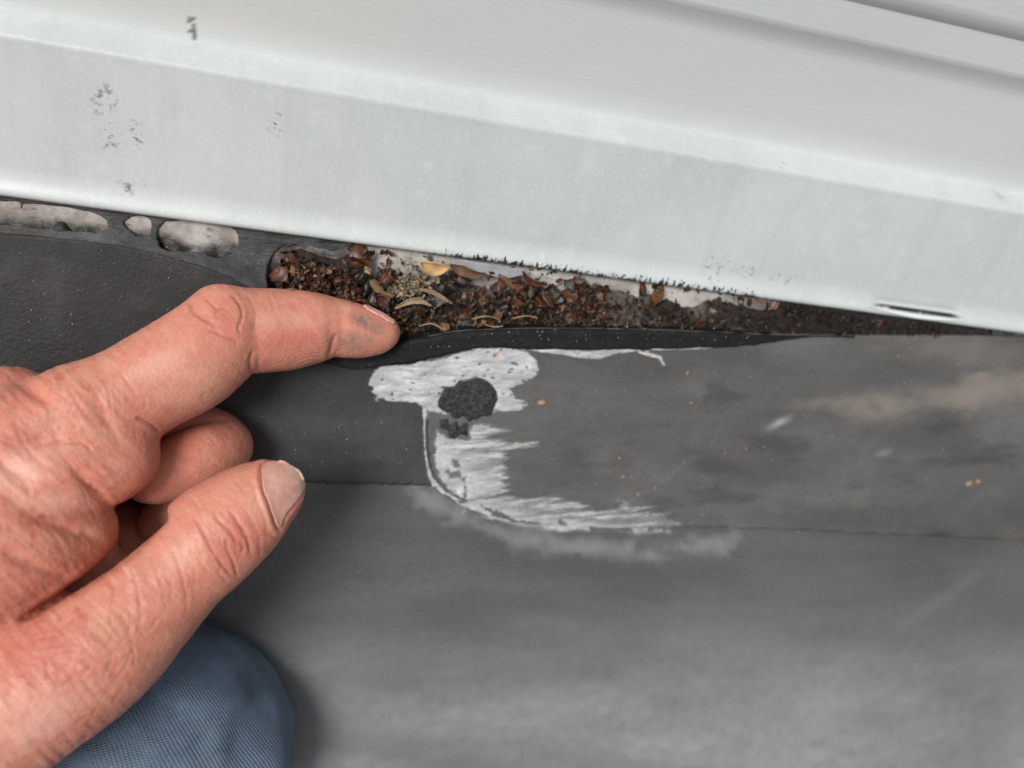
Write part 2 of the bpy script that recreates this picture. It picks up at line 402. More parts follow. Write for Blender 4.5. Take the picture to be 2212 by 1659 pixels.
# --- black rolled lip of clean rubber
LOW_PX = [(700, 770), (760, 781), (810, 777), (860, 772), (940, 758), (1000, 744), (1050, 736), (1130, 741), (1300, 742), (1500, 739), (1600, 734), (1700, 722), (1760, 716), (1850, 718)]
lw = np.array(LOW_PX, float); LW = catmull(to_roof(lw[:, 0], lw[:, 1], 2), 16)[:, :2]
lxs = np.arange(LW[0, 0], LW[-1, 0], 0.7); ly = np.interp(lxs, LW[:, 0], LW[:, 1]); uy = edge_y(lxs)
prof = [(-0.03, -0.3), (-0.01, 0.7), (0.03, 1.0), (0.12, 1.05), (0.25, 1.0), (0.4, 0.95), (0.55, 0.95), (0.7, 1.0), (0.82, 1.0), (0.92, 0.8), (0.98, 0.3), (1.02, -0.6), (1.05, -3), (1.05, -8)]
rows = []
for s, h in prof:
    y = ly + (uy - ly) * s; q = surf(lxs, y) * 1.0; base = surf(lxs, ly)
    fade = smooth(lxs, LW[0, 0], LW[0, 0] + 14) * (1 - smooth(lxs, LW[-1, 0] - 40, LW[-1, 0]))
    n = roof_normal(y); hh = h if h < 0 else h * (0.25 + 0.75 * fade)
    p = np.stack([lxs, y, roofz_s(y) + wobble(lxs, y)], -1) + n * (2.4 + (hh if np.ndim(hh) == 0 else hh))[..., None] if np.ndim(hh) else np.stack([lxs, y, roofz_s(y) + wobble(lxs, y)], -1) + n * (2.4 + hh)
    p[:, 1] += 0.35 * fbm(np.stack([lxs / 3.0, np.full_like(lxs, s * 9)], -1), 71, 3) * (1 if 0 < s < 1 else 2.2)
    rows.append(p)
V = np.stack(rows, 1).reshape(-1, 3)
lip = obj('rubber_lip', make_mesh('rubber_lip', V, grid_faces(len(lxs), len(prof))), M_LIP,
          label='clean black rubber lip along the open gap right of the fingertip', cat='rubber')

# ------------------------------------------------------------------ board behind the gap
bx = np.arange(-320, 331, 0.9); bt = np.linspace(0, 44, 52); X, T = np.meshgrid(bx, bt, indexing='ij')
a_ = math.radians(57)
def board_pt(x, t):
    x = np.asarray(x, float); t = np.asarray(t, float)
    bul = 1.6 * np.sin(np.clip(t / 22, 0, 1) * math.pi)
    y = 4.5 - math.cos(a_) * t - bul * math.sin(a_); z = 1.0 - math.sin(a_) * t + bul * math.cos(a_)
    return np.stack([x, y, z], -1)
P = board_pt(X, T); P[..., 1] += 0.5 * fbm(np.stack([X / 6, T / 4], -1), 5); P = P.reshape(-1, 3)
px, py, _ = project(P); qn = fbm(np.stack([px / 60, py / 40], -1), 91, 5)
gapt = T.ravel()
dirt_shade = smooth(gapt + 16 * qn, 7, 21)  # grime, with the gap's deepening shade painted into the mask
right = smooth(px, 1350, 1850); dirt_shade = np.maximum(dirt_shade, right * smooth(gapt + 14 * qn, 2, 9))
dirt_shade = np.maximum(dirt_shade, 0.9 * smooth(-px, -830, -730) * smooth(px, 550, 590))
midy = np.interp(px, [-400, 0, 230, 330, 420, 515], [436, 466, 484, 492, 520, 524]); lefty = smooth(py + 34 * qn, midy - 12, midy + 20)  # behind the holes: painted from lit top to shaded bottom
dirt_shade = np.where(px < 560, np.maximum(0.12, lefty), dirt_shade)
board = obj('wall_base_board', make_mesh('wall_base_board', P, grid_faces(len(bx), len(bt)), dict(dirt_shade=dirt_shade)), M_BOARD,
            label='dirty off white painted board at the wall base inside the gap', cat='board')
solidify(board, 8, 1)

# ------------------------------------------------------------------ dark sealant with broken holes
HOLES = [
    [(-400, 405), (-120, 425), (0, 434), (40, 436), (44, 450), (52, 440), (97, 442), (140, 447), (171, 453), (190, 456), (210, 463), (226, 473), (233, 484), (234, 494), (215, 503), (193, 502), (150, 499), (97, 494), (0, 485), (-120, 478), (-400, 460)],
    [(284, 468), (298, 466), (312, 467), (324, 476), (327, 488), (323, 506), (312, 511), (298, 509), (284, 500), (273, 492), (271, 479)],
    [(340, 514), (340, 500), (348, 488), (358, 479), (378, 477), (398, 474), (412, 471), (430, 475), (452, 477), (470, 484), (486, 486), (498, 492), (508, 500), (514, 511), (515, 526), (511, 539), (500, 546), (489, 551), (476, 556), (463, 556), (452, 551), (441, 546), (420, 544), (400, 546), (386, 542), (362, 541), (347, 533)],
    [(581, 640), (577, 600), (579, 575), (588, 555), (600, 541), (614, 533), (626, 535), (636, 530), (650, 533), (664, 540), (690, 546), (716, 549), (738, 546), (748, 537), (765, 532), (782, 525), (800, 521), (818, 519), (829, 522), (836, 529), (850, 528), (862, 533), (878, 530), (905, 536), (940, 538), (960, 541), (1000, 546), (1060, 558), (1130, 566), (1190, 574), (1250, 583), (1330, 588), (1450, 603), (1580, 622), (1700, 641), (1850, 664), (2000, 689), (2212, 716), (3000, 830), (3000, 1400), (560, 1400), (575, 700)],
]
HOLES2 = []
for h in HOLES:
    h = catmull(h + [h[0]], 6)[:-1]; jit = 3.2 * fbm(h / 9., 44, 3); jit2 = 3.2 * fbm(h / 9. + 50, 47, 3)
    HOLES2.append(h + np.stack([jit, jit2], -1))
sx = np.arange(-320, 330, 0.55); st = np.linspace(0, 1, 30); X, T = np.meshgrid(sx, st, indexing='ij')
def seal_pt(x, t):
    ye = edge_y(x) - 1.2; ze = roofz_s(ye) + 2.2
    y = 1.5 * (1 - t) + ye * t; z = -0.9 * (1 - t) + ze * t
    dep = np.hypot(1.5 - ye, ze + 0.9)
    sag = 0.10 * dep * np.sin(math.pi * t); y = y + sag * 0.7; z = z - sag * 0.7
    lump = 1.0 * fbm(np.stack([x / 7, t * 3], -1), 61, 4) * np.sin(math.pi * np.clip(t, 0.05, 1)) ** 0.5
    return np.stack([x, y - lump * 0.7, z + lump * 0.7], -1)
P = seal_pt(X, T); px, py, dp = project(P)
A, B, F = trim(px, py, holes=HOLES2)
Q = at(A, B, dp)
keep = px.ravel()[F].max(1) < 2150; F = F[keep]
Q, F, _ = compact(Q.reshape(-1, 3), F[:, ::-1])
seal = obj('sealant_bead', make_mesh('sealant_bead', Q, F), M_SEAL,
           label='dark grey sealant bead with broken holes under the white flashing', cat='sealant')
solidify(seal, 2.2)

# ------------------------------------------------------------------ white metal flashing
def on_line_plane(px, py, y0, z0, ang):        # ray against the plane through the line (y0, z0) rising at `ang`
    r = ray(px, py); n = np.array([-math.sin(ang), math.cos(ang)])
    t = (n @ (np.array([y0, z0]) - CAM[1:])) / (r[1] * n[0] + r[2] * n[1]); return CAM + t * r
A1, A2 = math.radians(61), math.radians(5)
prof = [(3.2, -0.2), (1.6, -1.0), (0.5, -0.95), (-0.25, -0.45), (-0.35, 0.15), (-0.1, 0.5)]
yy, zz = 0.15, 0.75
for t in np.linspace(0, 1, 12):                 # flared foot
    an = math.radians(22) + (A1 - math.radians(22)) * t ** 0.8; yy += 0.5 * math.cos(an); zz += 0.5 * math.sin(an); prof.append((yy, zz))
y0_, z0_ = yy, zz
p1 = on_line_plane(1106, 268, y0_, z0_, A1); p2 = on_line_plane(1106, 220, p1[1], p1[2], A2)
yb, zb, yt, zt = p1[1], p1[2], p2[1], p2[2]
L1 = math.hypot(yb, zb)
for t in np.linspace(0.04, 0.96, 44): prof.append((y0_ + (yb - y0_) * t, z0_ + (zb - z0_) * t))
for t in np.linspace(0, 1, 7):                  # soft bend
    prof.append((yb - (1 - t) ** 2 * 0.02 * yb + t * t * 0.03 * (yt - yb), zb - (1 - t) ** 2 * 0.02 * zb + t * t * 0.03 * (zt - zb)))
for t in np.linspace(0.1, 0.97, 14): prof.append((yb + (yt - yb) * t, zb + (zt - zb) * t))
prof += [(yt, zt), (yt + 0.6, zt - 0.2), (yt + 2.5, zt - 0.8)]
prof = np.array(prof); fx = spaced(-900, -190, 260, 1300, 0.8); nu, nv = len(fx), len(prof)
V = np.zeros((nu, nv, 3)); V[..., 0] = fx[:, None]; V[..., 1] = prof[None, :, 0]; V[..., 2] = prof[None, :, 1]
V[..., 2] += 0.25 * fbm(np.stack([V[..., 0] / 60, V[..., 1] / 30], -1), 12)
dist = np.concatenate([[0], np.cumsum(np.hypot(np.diff(prof[:, 0]), np.diff(prof[:, 1])))]) - 3.6
px, py, _ = project(V)
# torn curl near the right end of the lower edge, and a dent on the top edge
wl = smooth(px, 1875, 1905) * (1 - smooth(px, 2050, 2085)); low = (1 - smooth(np.broadcast_to(dist, (nu, nv)), 0.5, 5.5))
gd = np.exp(-((np.broadcast_to(dist, (nu, nv)) - 3.6) / 1.5) ** 2); V[..., 1] += 0.7 * wl * gd; V[..., 2] -= 0.4 * wl * gd; tear = (wl * smooth(1 - np.hypot(0, (py - (658.5 + 0.145 * (px - 1880))) / (4.0 + 7 * fbm(np.stack([px / 14, py / 14], -1), 5))), 0, 0.35)).ravel()
dn = np.exp(-((px - 2172) / 22.) ** 2) * smooth(np.broadcast_to(dist, (nu, nv)), dist[-1] - 8, dist[-1] - 1)
V[..., 2] -= 2.2 * dn; V[..., 1] -= 1.5 * dn
dr = np.broadcast_to(dist, (nu, nv)).ravel()
caulk = smooth(px, 640, 1050) * (1 - smooth(px, 1600, 1800)); caulk = np.maximum(caulk, 0.35 * smooth(px, 300, 640) * (1 - smooth(px, 1600, 1800)))
def blobs(lst):
    r = np.zeros(px.shape)
    for x, y, a, b in lst: r = np.maximum(r, smooth(1 - np.hypot((px - x) / a, (py - y) / b), 0, 0.7))
    return r.ravel()
stain = blobs([(280, 398, 42, 30), (295, 290, 28, 45), (225, 215, 40, 50), (240, 290, 30, 50), (600, 270, 26, 40), (1550, 570, 45, 35), (1690, 600, 40, 18), (1610, 585, 30, 20), (1690, 360, 14, 10), (1540, 600, 20, 16)])
flash = obj('base_flashing', make_mesh('base_flashing', V.reshape(-1, 3), grid_faces(nu, nv), dict(edge=np.maximum(dr, 0), caulk=caulk.ravel(), stain=stain, tear=tear)), M_FLASH,
            label='white enamelled metal flashing strip at the foot of the siding', cat='flashing')
solidify(flash, 0.5, 1)
# loose curl of torn edge below the notch
cu = np.linspace(0, 1, 60); cpx = 1878 + 200 * cu; cpy = 655 + 0.145 * 200 * cu + 5 * np.sin(cu * math.pi)
cc = np.array([on_line_plane(a, b_, 0, 0.2, A1) for a, b_ in zip(cpx, cpy + 6)]) + np.array([0, -0.5, 0.3])
ring = [(math.cos(a), math.sin(a)) for a in np.linspace(0, 2 * math.pi, 9)[:-1]]
V = np.array([[c + np.array([0, 0.75 * a * (0.2 + math.sin(math.pi * min(max(u, 0.03), 0.97))), 0.45 * b]) for a, b in ring] for c, u in zip(cc, cu)])
Fc = [(i * 8 + j, i * 8 + (j + 1) % 8, (i + 1) * 8 + (j + 1) % 8, (i + 1) * 8 + j) for i in range(59) for j in range(8)]
k = Mat('torn_white_edge'); k.col((0.72, 0.74, 0.74)); k.rough(0.4); k.bump(k.noise(500), 0.2, 0.0003)
curl = obj('torn_edge', make_mesh('torn_edge', V.reshape(-1, 3), Fc), k.m, flash)

# ------------------------------------------------------------------ siding
def z_at(px, py, y):
    r = ray(px, py); t = (y - CAM[1]) / r[1]; return (CAM + t * r)[2]
ys = yt + 1.2
zA, zB, zC = z_at(2212, 211, ys), z_at(2212, 160, ys - 1.7), z_at(2212, 77, ys - 1.7)
wall = empty('wall', (0, ys, zt - 3), 'pale grey white vinyl lap siding wall above the flashing', 'wall')
def panel(pts, x0=-900, x1=1300, fine=4.0):
    pts = np.array(pts, float); out = [pts[0]]
    for a, b in zip(pts[:-1], pts[1:]):
        n = max(1, int(np.hypot(*(b - a)) / fine)); out += [a + (b - a) * t for t in np.linspace(0, 1, n + 1)[1:]]
    pr = np.array(out); fx = spaced(x0, -170, 200, x1, fine); V = np.zeros((len(fx), len(pr), 3))
    V[..., 0] = fx[:, None]; V[..., 1] = pr[None, :, 0]; V[..., 2] = pr[None, :, 1]
    V[..., 1] += 0.5 * fbm(np.stack([V[..., 0] / 120, V[..., 2] / 60], -1), 15)
    px, py, _ = project(V); nn_ = fbm(np.stack([px / 9, py / 6], -1), 19, 3); s = np.maximum.reduce([smooth(1.1 - np.hypot((px - x) / a, (py - y) / b_) + 1.3 * nn_, 0.1, 0.4) for x, y, a, b_ in ((414, 37, 9, 6), (421, 48, 3, 6), (417, 60, 13, 6), (422, 69, 4, 5), (418, 77, 11, 4))])
    s = np.where(V[..., 2] > zt + 40, 0, s)
    W = V.reshape(-1, 3) - np.array([0, ys, zt - 3])
    o = obj('siding_panel', make_mesh('siding_panel', W, grid_faces(len(fx), len(pr)), dict(stain=s.ravel())), M_VINYL, wall)
    solidify(o, 1.0, 1); return o
cove = lambda y0, z0, y1, z1: [(y0 + (y1 - y0) * (1 - math.cos(t * math.pi / 2)), z0 + (z1 - z0) * t) for t in np.linspace(0, 1, 9)]
hC = zA - zt
prevz = zt - 3
panel([(ys, zt - 3), (ys, zA)] + cove(ys, zA, ys - 1.7, zB)[1:] + [(ys - 1.7, zC + 3)], fine=0.9)
z0 = zC - 0.4
for i in range(7):
    a, b, c = z0 + hC * 1.0, z0 + hC * 1.0 + (zB - zA), z0 + hC + (zB - zA) + (zC - zB)
    panel([(ys - 1.6, z0 + 0.2), (ys - 1.7, z0), (ys - 1.9, z0 + 0.2), (ys - 1.9, z0 + 14), (ys - 0.6, z0 + 60), (ys, z0 + 80), (ys, a)] + cove(ys, a, ys - 1.7, b)[1:] + [(ys - 1.7, c + 3)])
    z0 = c - 0.4
# ------------------------------------------------------------------ the hand
VOX = 0.8
def cmm(px, py, D): return np.array([(px - CX) / FPX * D, -(py - CY) / FPX * D, -D])
G0 = np.array([-205., -140., -250.]); G1 = np.array([-20., 45., -150.])
gn = ((G1 - G0) / VOX).astype(int) + 1
def smin(a, b, k):
    h = np.maximum(k - np.abs(a - b), 0) / k; return np.minimum(a, b) - h * h * k * 0.25
def chain(field, pts, k, zs=1.0, n=7, cut=False):
    """Smoothly add a tapered limb: pts are (pixel x, pixel y, distance, radius in pixels)."""
    q = np.array([list(cmm(a, b, D)) + [r * D / FPX] for a, b, D, r in pts]); q = catmull(q, n)
    q[:, 3] = np.maximum(q[:, 3], 0.5)
    rm = q[:, 3].max() + k + 3
    lo = np.maximum(((q[:, :3].min(0) - rm - G0) / VOX).astype(int), 0); hi = np.minimum(((q[:, :3].max(0) + rm - G0) / VOX).astype(int) + 2, gn)
    if (hi <= lo).any(): return
    ax = [G0[i] + VOX * np.arange(lo[i], hi[i]) for i in range(3)]
    loc = np.full(tuple(hi - lo), 1e3, np.float32)
    for a, b in zip(q[:-1], q[1:]):
        if (np.maximum(a[:3], b[:3]) < G0 - 40).any(): continue
        pad = max(a[3], b[3]) + k + 3
        s = []
        for i in range(3):
            l = np.searchsorted(ax[i], min(a[i], b[i]) - pad); h = np.searchsorted(ax[i], max(a[i], b[i]) + pad); s.append(slice(l, h))
        if any(t.start >= t.stop for t in s): continue
        x = ax[0][s[0]][:, None, None]; y = ax[1][s[1]][None, :, None]; z = ax[2][s[2]][None, None, :]
        e = b[:3] - a[:3]; L = e @ e + 1e-9
        t = np.clip(((x - a[0]) * e[0] + (y - a[1]) * e[1] + (z - a[2]) * e[2]) / L, 0, 1)
        dd = np.sqrt((x - a[0] - t * e[0]) ** 2 + (y - a[1] - t * e[1]) ** 2 + ((z - a[2] - t * e[2]) * zs) ** 2) - (a[3] + t * (b[3] - a[3]))
        loc[s[0], s[1], s[2]] = np.minimum(loc[s[0], s[1], s[2]], dd)
    sl_ = tuple(slice(lo[i], hi[i]) for i in range(3)); field[sl_] = -smin(-field[sl_], loc, k) if cut else smin(field[sl_], loc, k)
fld = np.full(tuple(gn), 60.0, np.float32)
# back of the hand and wrist
chain(fld, [(150, 915, 199, 108), (50, 960, 194, 120), (-120, 1030, 189, 135), (-330, 1110, 185, 145), (-560, 1200, 182, 150)], 4)
chain(fld, [(22, 884, 205, 94), (-140, 950, 200, 112), (-350, 1040, 195, 125), (-560, 1120, 192, 130)], 9)
chain(fld, [(60, 1080, 196, 118), (-100, 1160, 191, 150), (-350, 1260, 186, 180), (-600, 1330, 184, 190)], 10)
chain(fld, [(-40, 1385, 189, 130), (-220, 1450, 186, 180), (-500, 1500, 184, 200)], 10)
chain(fld, [(160, 1150, 214, 90), (90, 1150, 212, 115), (-150, 1230, 203, 170), (-450, 1330, 198, 190)], 8)      # palm side
# index finger
chain(fld, [(838, 716, 229.5, 24), (826, 718, 229, 38), (805, 719, 228.5, 49), (775, 716, 227.5, 57), (745, 711, 226.5, 62), (715, 706, 225.5, 64.5), (665, 709, 223, 79), (613, 713, 221, 88.5),
            (560, 714, 218, 92), (505, 717, 215, 95), (480, 727, 213, 101), (440, 758, 211, 107), (400, 787, 209, 110), (335, 822, 206, 108), (270, 858, 203, 108), (190, 895, 199, 112)], 5)
chain(fld, [(466, 660, 212, 34), (478, 664, 211, 36)], 5)      # knuckle
# flesh beside the knuckle and the web towards the thumb
chain(fld, [(252, 985, 200, 88), (225, 995, 198, 98), (120, 1030, 193, 112), (0, 1080, 189, 120)], 3.0)
chain(fld, [(165, 1150, 200, 84), (140, 1148, 198, 100), (40, 1180, 191, 128), (-80, 1230, 187, 150)], 2.6)
# curled middle and ring fingers
chain(fld, [(30, 892, 207, 84), (250, 905, 218, 76), (430, 938, 226, 66), (474, 955, 227, 63), (478, 970, 224, 64), (440, 985, 219, 69), (390, 1005, 216, 70), (345, 1026, 214, 62), (322, 1038, 214, 50)], 1.6)
chain(fld, [(30, 960, 215, 84), (250, 990, 228, 72), (430, 1030, 231, 62), (470, 1050, 230, 60), (440, 1075, 228, 60), (380, 1108, 227, 58), (345, 1128, 227, 46)], 1.6)
chain(fld, [(150, 1130, 228, 90), (300, 1160, 233, 60), (360, 1190, 233, 50)], 2)     # curled palm in the dark
# thumb
chain(fld, [(610, 1046, 204, 44), (600, 1054, 203.5, 58), (578, 1068, 203, 75), (545, 1090, 202, 91), (510, 1120, 201, 104), (468, 1152, 200, 113), (430, 1188, 199, 113), (390, 1222, 198, 114),
            (340, 1270, 196.5, 121), (290, 1320, 195, 130), (195, 1405, 192, 149), (60, 1500, 188, 157), (-150, 1640, 185, 170), (-400, 1760, 183, 180)], 2.6)

for dz in (-6, -3, 0, 3, 6, 9, 12, 15):        # deep fold between thumb and palm
    wd = 1.0 - 0.02 * dz
    chain(fld, [(345, 1118, 196 + dz, 20), (290, 1168, 193 + dz, 22 * wd), (240, 1214, 190 + dz, 19 * wd), (190, 1250, 187 + dz * 0.9, 15 * wd), (120, 1296, 182 + dz * 0.7, 11 * wd), (55, 1336, 178 + dz * 0.45, 6 * wd)], 1.6, cut=True)
chain(fld, [(205, 1262, 218, 90), (60, 1330, 208, 120), (-100, 1400, 198, 130)], 2)
def surface_nets(f):
    s = f < 0; n0, n1, n2 = f.shape
    idx = np.full((n0 - 1, n1 - 1, n2 - 1), -1, np.int64)
    c = [(i, j, k) for i in (0, 1) for j in (0, 1) for k in (0, 1)]
    cnt = np.zeros(idx.shape, np.int8)
    sub = lambda A, o: A[o[0]:n0 - 1 + o[0], o[1]:n1 - 1 + o[1], o[2]:n2 - 1 + o[2]]
    for o in c: cnt += sub(s, o)
    act = (cnt > 0) & (cnt < 8); cells = np.argwhere(act); idx[act] = np.arange(len(cells))
    acc = np.zeros((len(cells), 3)); m = np.zeros(len(cells))
    for a in c:
        for axis in range(3):
            if a[axis]: continue
            b = list(a); b[axis] = 1
            fa = f[tuple((cells + a).T)]; fb = f[tuple((cells + b).T)]; cr = (fa < 0) != (fb < 0)
            t = np.where(cr, fa / np.where(cr, fa - fb, 1), 0)
            p = np.tile(np.array(a, float), (len(cells), 1)); p[:, axis] = t
            acc += p * cr[:, None]; m += cr
    V = G0 + VOX * (cells + acc / m[:, None]); quads = []
    for axis in range(3):
        o1, o2 = [i for i in range(3) if i != axis]
        sa = [slice(0, None)] * 3; sb = [slice(0, None)] * 3; sa[axis] = slice(0, -1); sb[axis] = slice(1, None)
        cr = s[tuple(sa)] != s[tuple(sb)]; e = np.argwhere(cr)
        e = e[(e[:, o1] > 0) & (e[:, o2] > 0) & (e[:, o1] < f.shape[o1] - 1) & (e[:, o2] < f.shape[o2] - 1)]
        ins = s[tuple(e.T)]
        q = []
        for d1, d2 in ((0, 0), (-1, 0), (-1, -1), (0, -1)):
            w = e.copy(); w[:, o1] += d1; w[:, o2] += d2; q.append(idx[tuple(w.T)])
        q = np.stack(q, 1); flip = ins if axis != 1 else ~ins
        q[~flip] = q[~flip][:, ::-1]; quads.append(q)
    return V, np.vstack(quads)
for s_ in (0, -1): fld[s_ if s_ else 1] = np.maximum(fld[s_ if s_ else 1], 1); fld[:, s_] = np.maximum(fld[:, s_], 1)
fld[0] = 1; fld[:, 1] = np.maximum(fld[:, 1], 1)
HV, HF = surface_nets(fld)
def adj_smooth(V, F, it, lam):
    e = np.vstack([F[:, [0, 1]], F[:, [1, 2]], F[:, [2, 3]], F[:, [3, 0]]]); deg = np.bincount(e.ravel(), minlength=len(V)).astype(float)
    for _ in range(it):
        for l in (lam, -lam * 1.03):
            s = np.zeros_like(V)
            for c_ in range(3): s[:, c_] = np.bincount(e[:, 0], V[e[:, 1], c_], len(V)) + np.bincount(e[:, 1], V[e[:, 0], c_], len(V))
            V = V + l * (s / np.maximum(deg, 1)[:, None] - V)
    return V
HV = adj_smooth(HV, HF, 7, 0.5)
def subdivide(V, F):                            # each quad into four
    e = np.sort(np.stack([F, np.roll(F, -1, 1)], -1).reshape(-1, 2), 1); key = e[:, 0] * (len(V) + 1) + e[:, 1]
    u, first, inv = np.unique(key, return_index=True, return_inverse=True); mid = V[e[first]].mean(1); fc = V[F].mean(1)
    m = inv.reshape(-1, 4) + len(V); c = np.arange(len(F)) + len(V) + len(u)
    W = np.vstack([V, mid, fc]); return W, np.vstack([np.stack([F[:, i], m[:, i], c, m[:, i - 1]], 1) for i in range(4)])
def vnormals(V, F):
    n = np.cross(V[F[:, 2]] - V[F[:, 0]], V[F[:, 3]] - V[F[:, 1]]); N = np.zeros_like(V)
    for c_ in range(3):
        for k_ in range(4): N[:, c_] += np.bincount(F[:, k_], n[:, c_], len(V))
    return N / np.maximum(np.linalg.norm(N, axis=1, keepdims=True), 1e-9)
HV, HF = subdivide(HV, HF); HV = adj_smooth(HV, HF, 3, 0.5); HN = vnormals(HV, HF)
# skin detail
hp = CX + FPX * HV[:, 0] / -HV[:, 2]; hq = CY - FPX * HV[:, 1] / -HV[:, 2]; front = smooth(HN[:, 2], -0.25, 0.25)
hpq = np.stack([hp, hq], -1)
disp = np.zeros(len(HV)); red = np.zeros(len(HV))
def crease(pts, w=3.2, dep=0.42, rd=0.5, puff=0.05, zmax=None):
    """A skin fold along pixels: width in pixels, depth in mm."""
    global disp, red
    c = catmull(np.array(pts, float), 8); c = c + np.stack([2.0 * fbm(c / 12, 81, 3), 2.0 * fbm(c / 12, 83, 3)], -1)
    m = np.where((hp > c[:, 0].min() - 30) & (hp < c[:, 0].max() + 30) & (hq > c[:, 1].min() - 30) & (hq < c[:, 1].max() + 30))[0]
    if not len(m): return
    best = np.full(len(m), 1e9); tt = np.zeros(len(m)); n = len(c) - 1
    for i in range(n):
        a, e = c[i], c[i + 1] - c[i]; t = np.clip(((hp[m] - a[0]) * e[0] + (hq[m] - a[1]) * e[1]) / max(e @ e, 1e-9), 0, 1)
        dd = np.hypot(hp[m] - a[0] - t * e[0], hq[m] - a[1] - t * e[1]); u = dd < best; best = np.where(u, dd, best); tt = np.where(u, (i + t) / n, tt)
    tp = smooth(tt, 0, 0.18) * (1 - smooth(tt, 0.82, 1)) * front[m]
    g = np.exp(-(best / w) ** 2); disp[m] += tp * (-dep * g + puff * np.exp(-((best - 2.6 * w) / (1.6 * w)) ** 2)); red[m] = np.maximum(red[m], rd * tp * np.exp(-(best / (1.25 * w)) ** 2))
I = lambda *z: [(a * 0.4217, b * 0.4217 + 576) for a, b in z]
T2 = lambda *z: [(a * 0.4217, b * 0.4217 + 959.5) for a, b in z]
for c_, w, dp_, rd in [
    (I((965, 170), (985, 225), (1040, 270), (1110, 298)), 3.0, 0.5, 0.8), (I((1040, 150), (1085, 195), (1120, 215), (1170, 210)), 2.6, 0.42, 0.7),
    (I((1120, 215), (1105, 245), (1118, 270)), 2.4, 0.3, 0.5), (I((1180, 135), (1225, 190), (1240, 250), (1222, 315), (1240, 345)), 3.0, 0.5, 0.8),
    (I((1255, 130), (1300, 210), (1308, 280), (1295, 330)), 2.6, 0.32, 0.5), (I((1050, 320), (1120, 345), (1190, 375), (1220, 390)), 2.6, 0.4, 0.6),
    (I((1370, 135), (1395, 190), (1400, 235)), 2.2, 0.16, 0.3), (I((1300, 420), (1287, 480), (1285, 530), (1300, 575)), 3.6, 0.6, 0.6),
    (I((1672, 470), (1700, 425), (1712, 380), (1720, 340)), 4.0, 0.65, 0.5), (I((1320, 470), (1330, 520), (1335, 560)), 2.4, 0.2, 0.2),
    (I((830, 850), (780, 815), (735, 790), (690, 770)), 3.6, 0.7, 0.5), (I((300, 905), (380, 900), (440, 915), (480, 960)), 3.2, 0.4, 0.35),
    (I((610, 540), (660, 600), (690, 650), (740, 700)), 2.6, 0.3, 0.3), (I((520, 560), (580, 640), (640, 720)), 2.6, 0.28, 0.25), (I((430, 560), (500, 660), (560, 760)), 2.8, 0.3, 0.3),
    (I((330, 600), (400, 700), (470, 800)), 2.8, 0.3, 0.25), (I((240, 560), (262, 590), (262, 620)), 2.6, 0.4, 0.5), (I((60, 620), (90, 680), (75, 730)), 3, 0.35, 0.6),
    (I((0, 640), (40, 690), (100, 720)), 3, 0.35, 0.6), (I((720, 640), (745, 690), (740, 740)), 2.4, 0.25, 0.3),
    (I((60, 760), (120, 900), (210, 1000), (330, 1080)), 3.2, 0.32, 0.25), (I((0, 880), (80, 1000), (200, 1110)), 3.4, 0.34, 0.25), (I((0, 1040), (110, 1130), (230, 1210), (330, 1260)), 3.6, 0.3, 0.2),
    (I((180, 1300), (300, 1310), (420, 1360)), 6, 0.45, 0.3), (I((30, 1180), (170, 1290), (300, 1400)), 3.4, 0.3, 0.2), (I((480, 1120), (510, 1160), (570, 1200)), 4, 0.6, 0.4),
    (T2((975, 345), (1035, 445), (1080, 535), (1145, 630), (1210, 700)), 3.2, 0.62, 0.8), (T2((1080, 315), (1125, 400), (1185, 455), (1215, 530)), 3.2, 0.6, 0.8),
    (T2((1165, 330), (1222, 405), (1268, 490), (1288, 580)), 3.2, 0.6, 0.7), (T2((1230, 300), (1305, 420), (1330, 520), (1330, 600)), 2.6, 0.35, 0.4),
    (T2((1155, 470), (1165, 530), (1195, 610), (1222, 700)), 2.8, 0.5, 0.6), (T2((860, 510), (905, 600), (945, 740), (962, 900)), 3.0, 0.35, 0.4),
    (T2((1060, 540), (1110, 640), (1170, 720)), 2.6, 0.35, 0.4), (T2((770, 560), (820, 700), (850, 850)), 2.6, 0.25, 0.25), (T2((960, 460), (1010, 580), (1080, 700)), 2.4, 0.22, 0.25),
    (T2((680, 620), (705, 740), (720, 880), (700, 980)), 2.8, 0.26, 0.25), (T2((1200, 470), (1245, 530), (1225, 560)), 2.6, 0.4, 0.6), (T2((1330, 300), (1362, 400), (1365, 480)), 2.2, 0.2, 0.3),
    (T2((540, 660), (585, 760), (560, 900)), 3.0, 0.22, 0.2), (T2((900, 640), (1000, 690), (1110, 760)), 2.2, 0.2, 0.2), (T2((840, 700), (960, 760), (1060, 830)), 2.2, 0.2, 0.2),
    ]: crease(c_, w * (1.0 if dp_ > 0.38 else 1.25), dp_ * (0.68 if dp_ > 0.38 else 0.34), rd)
rs = np.random.default_rng(3)
for _ in range(110):                            # fine folds: across the thumb and over the back of the hand
    if rs.random() < 0.45:
        u = rs.random(); x, y = 250 + 300 * u + rs.normal(0, 25), 1340 - 260 * u + rs.normal(0, 40); ang = math.radians(62 + rs.normal(0, 14)); L = 30 + 50 * rs.random()
    else:
        x, y = rs.uniform(-80, 260), rs.uniform(830, 1240); ang = math.radians(48 + rs.normal(0, 16)); L = 40 + 70 * rs.random()
        if y < 880 - 0.45 * (x - 60): continue
    dx, dy = math.cos(ang) * L / 2, math.sin(ang) * L / 2; b = rs.normal(0, 5)
    crease([(x - dx, y - dy), (x + b, y - b), (x + dx, y + dy)], rs.uniform(2.2, 5.0), rs.uniform(0.03, 0.11), rs.uniform(0.05, 0.22), 0.02)
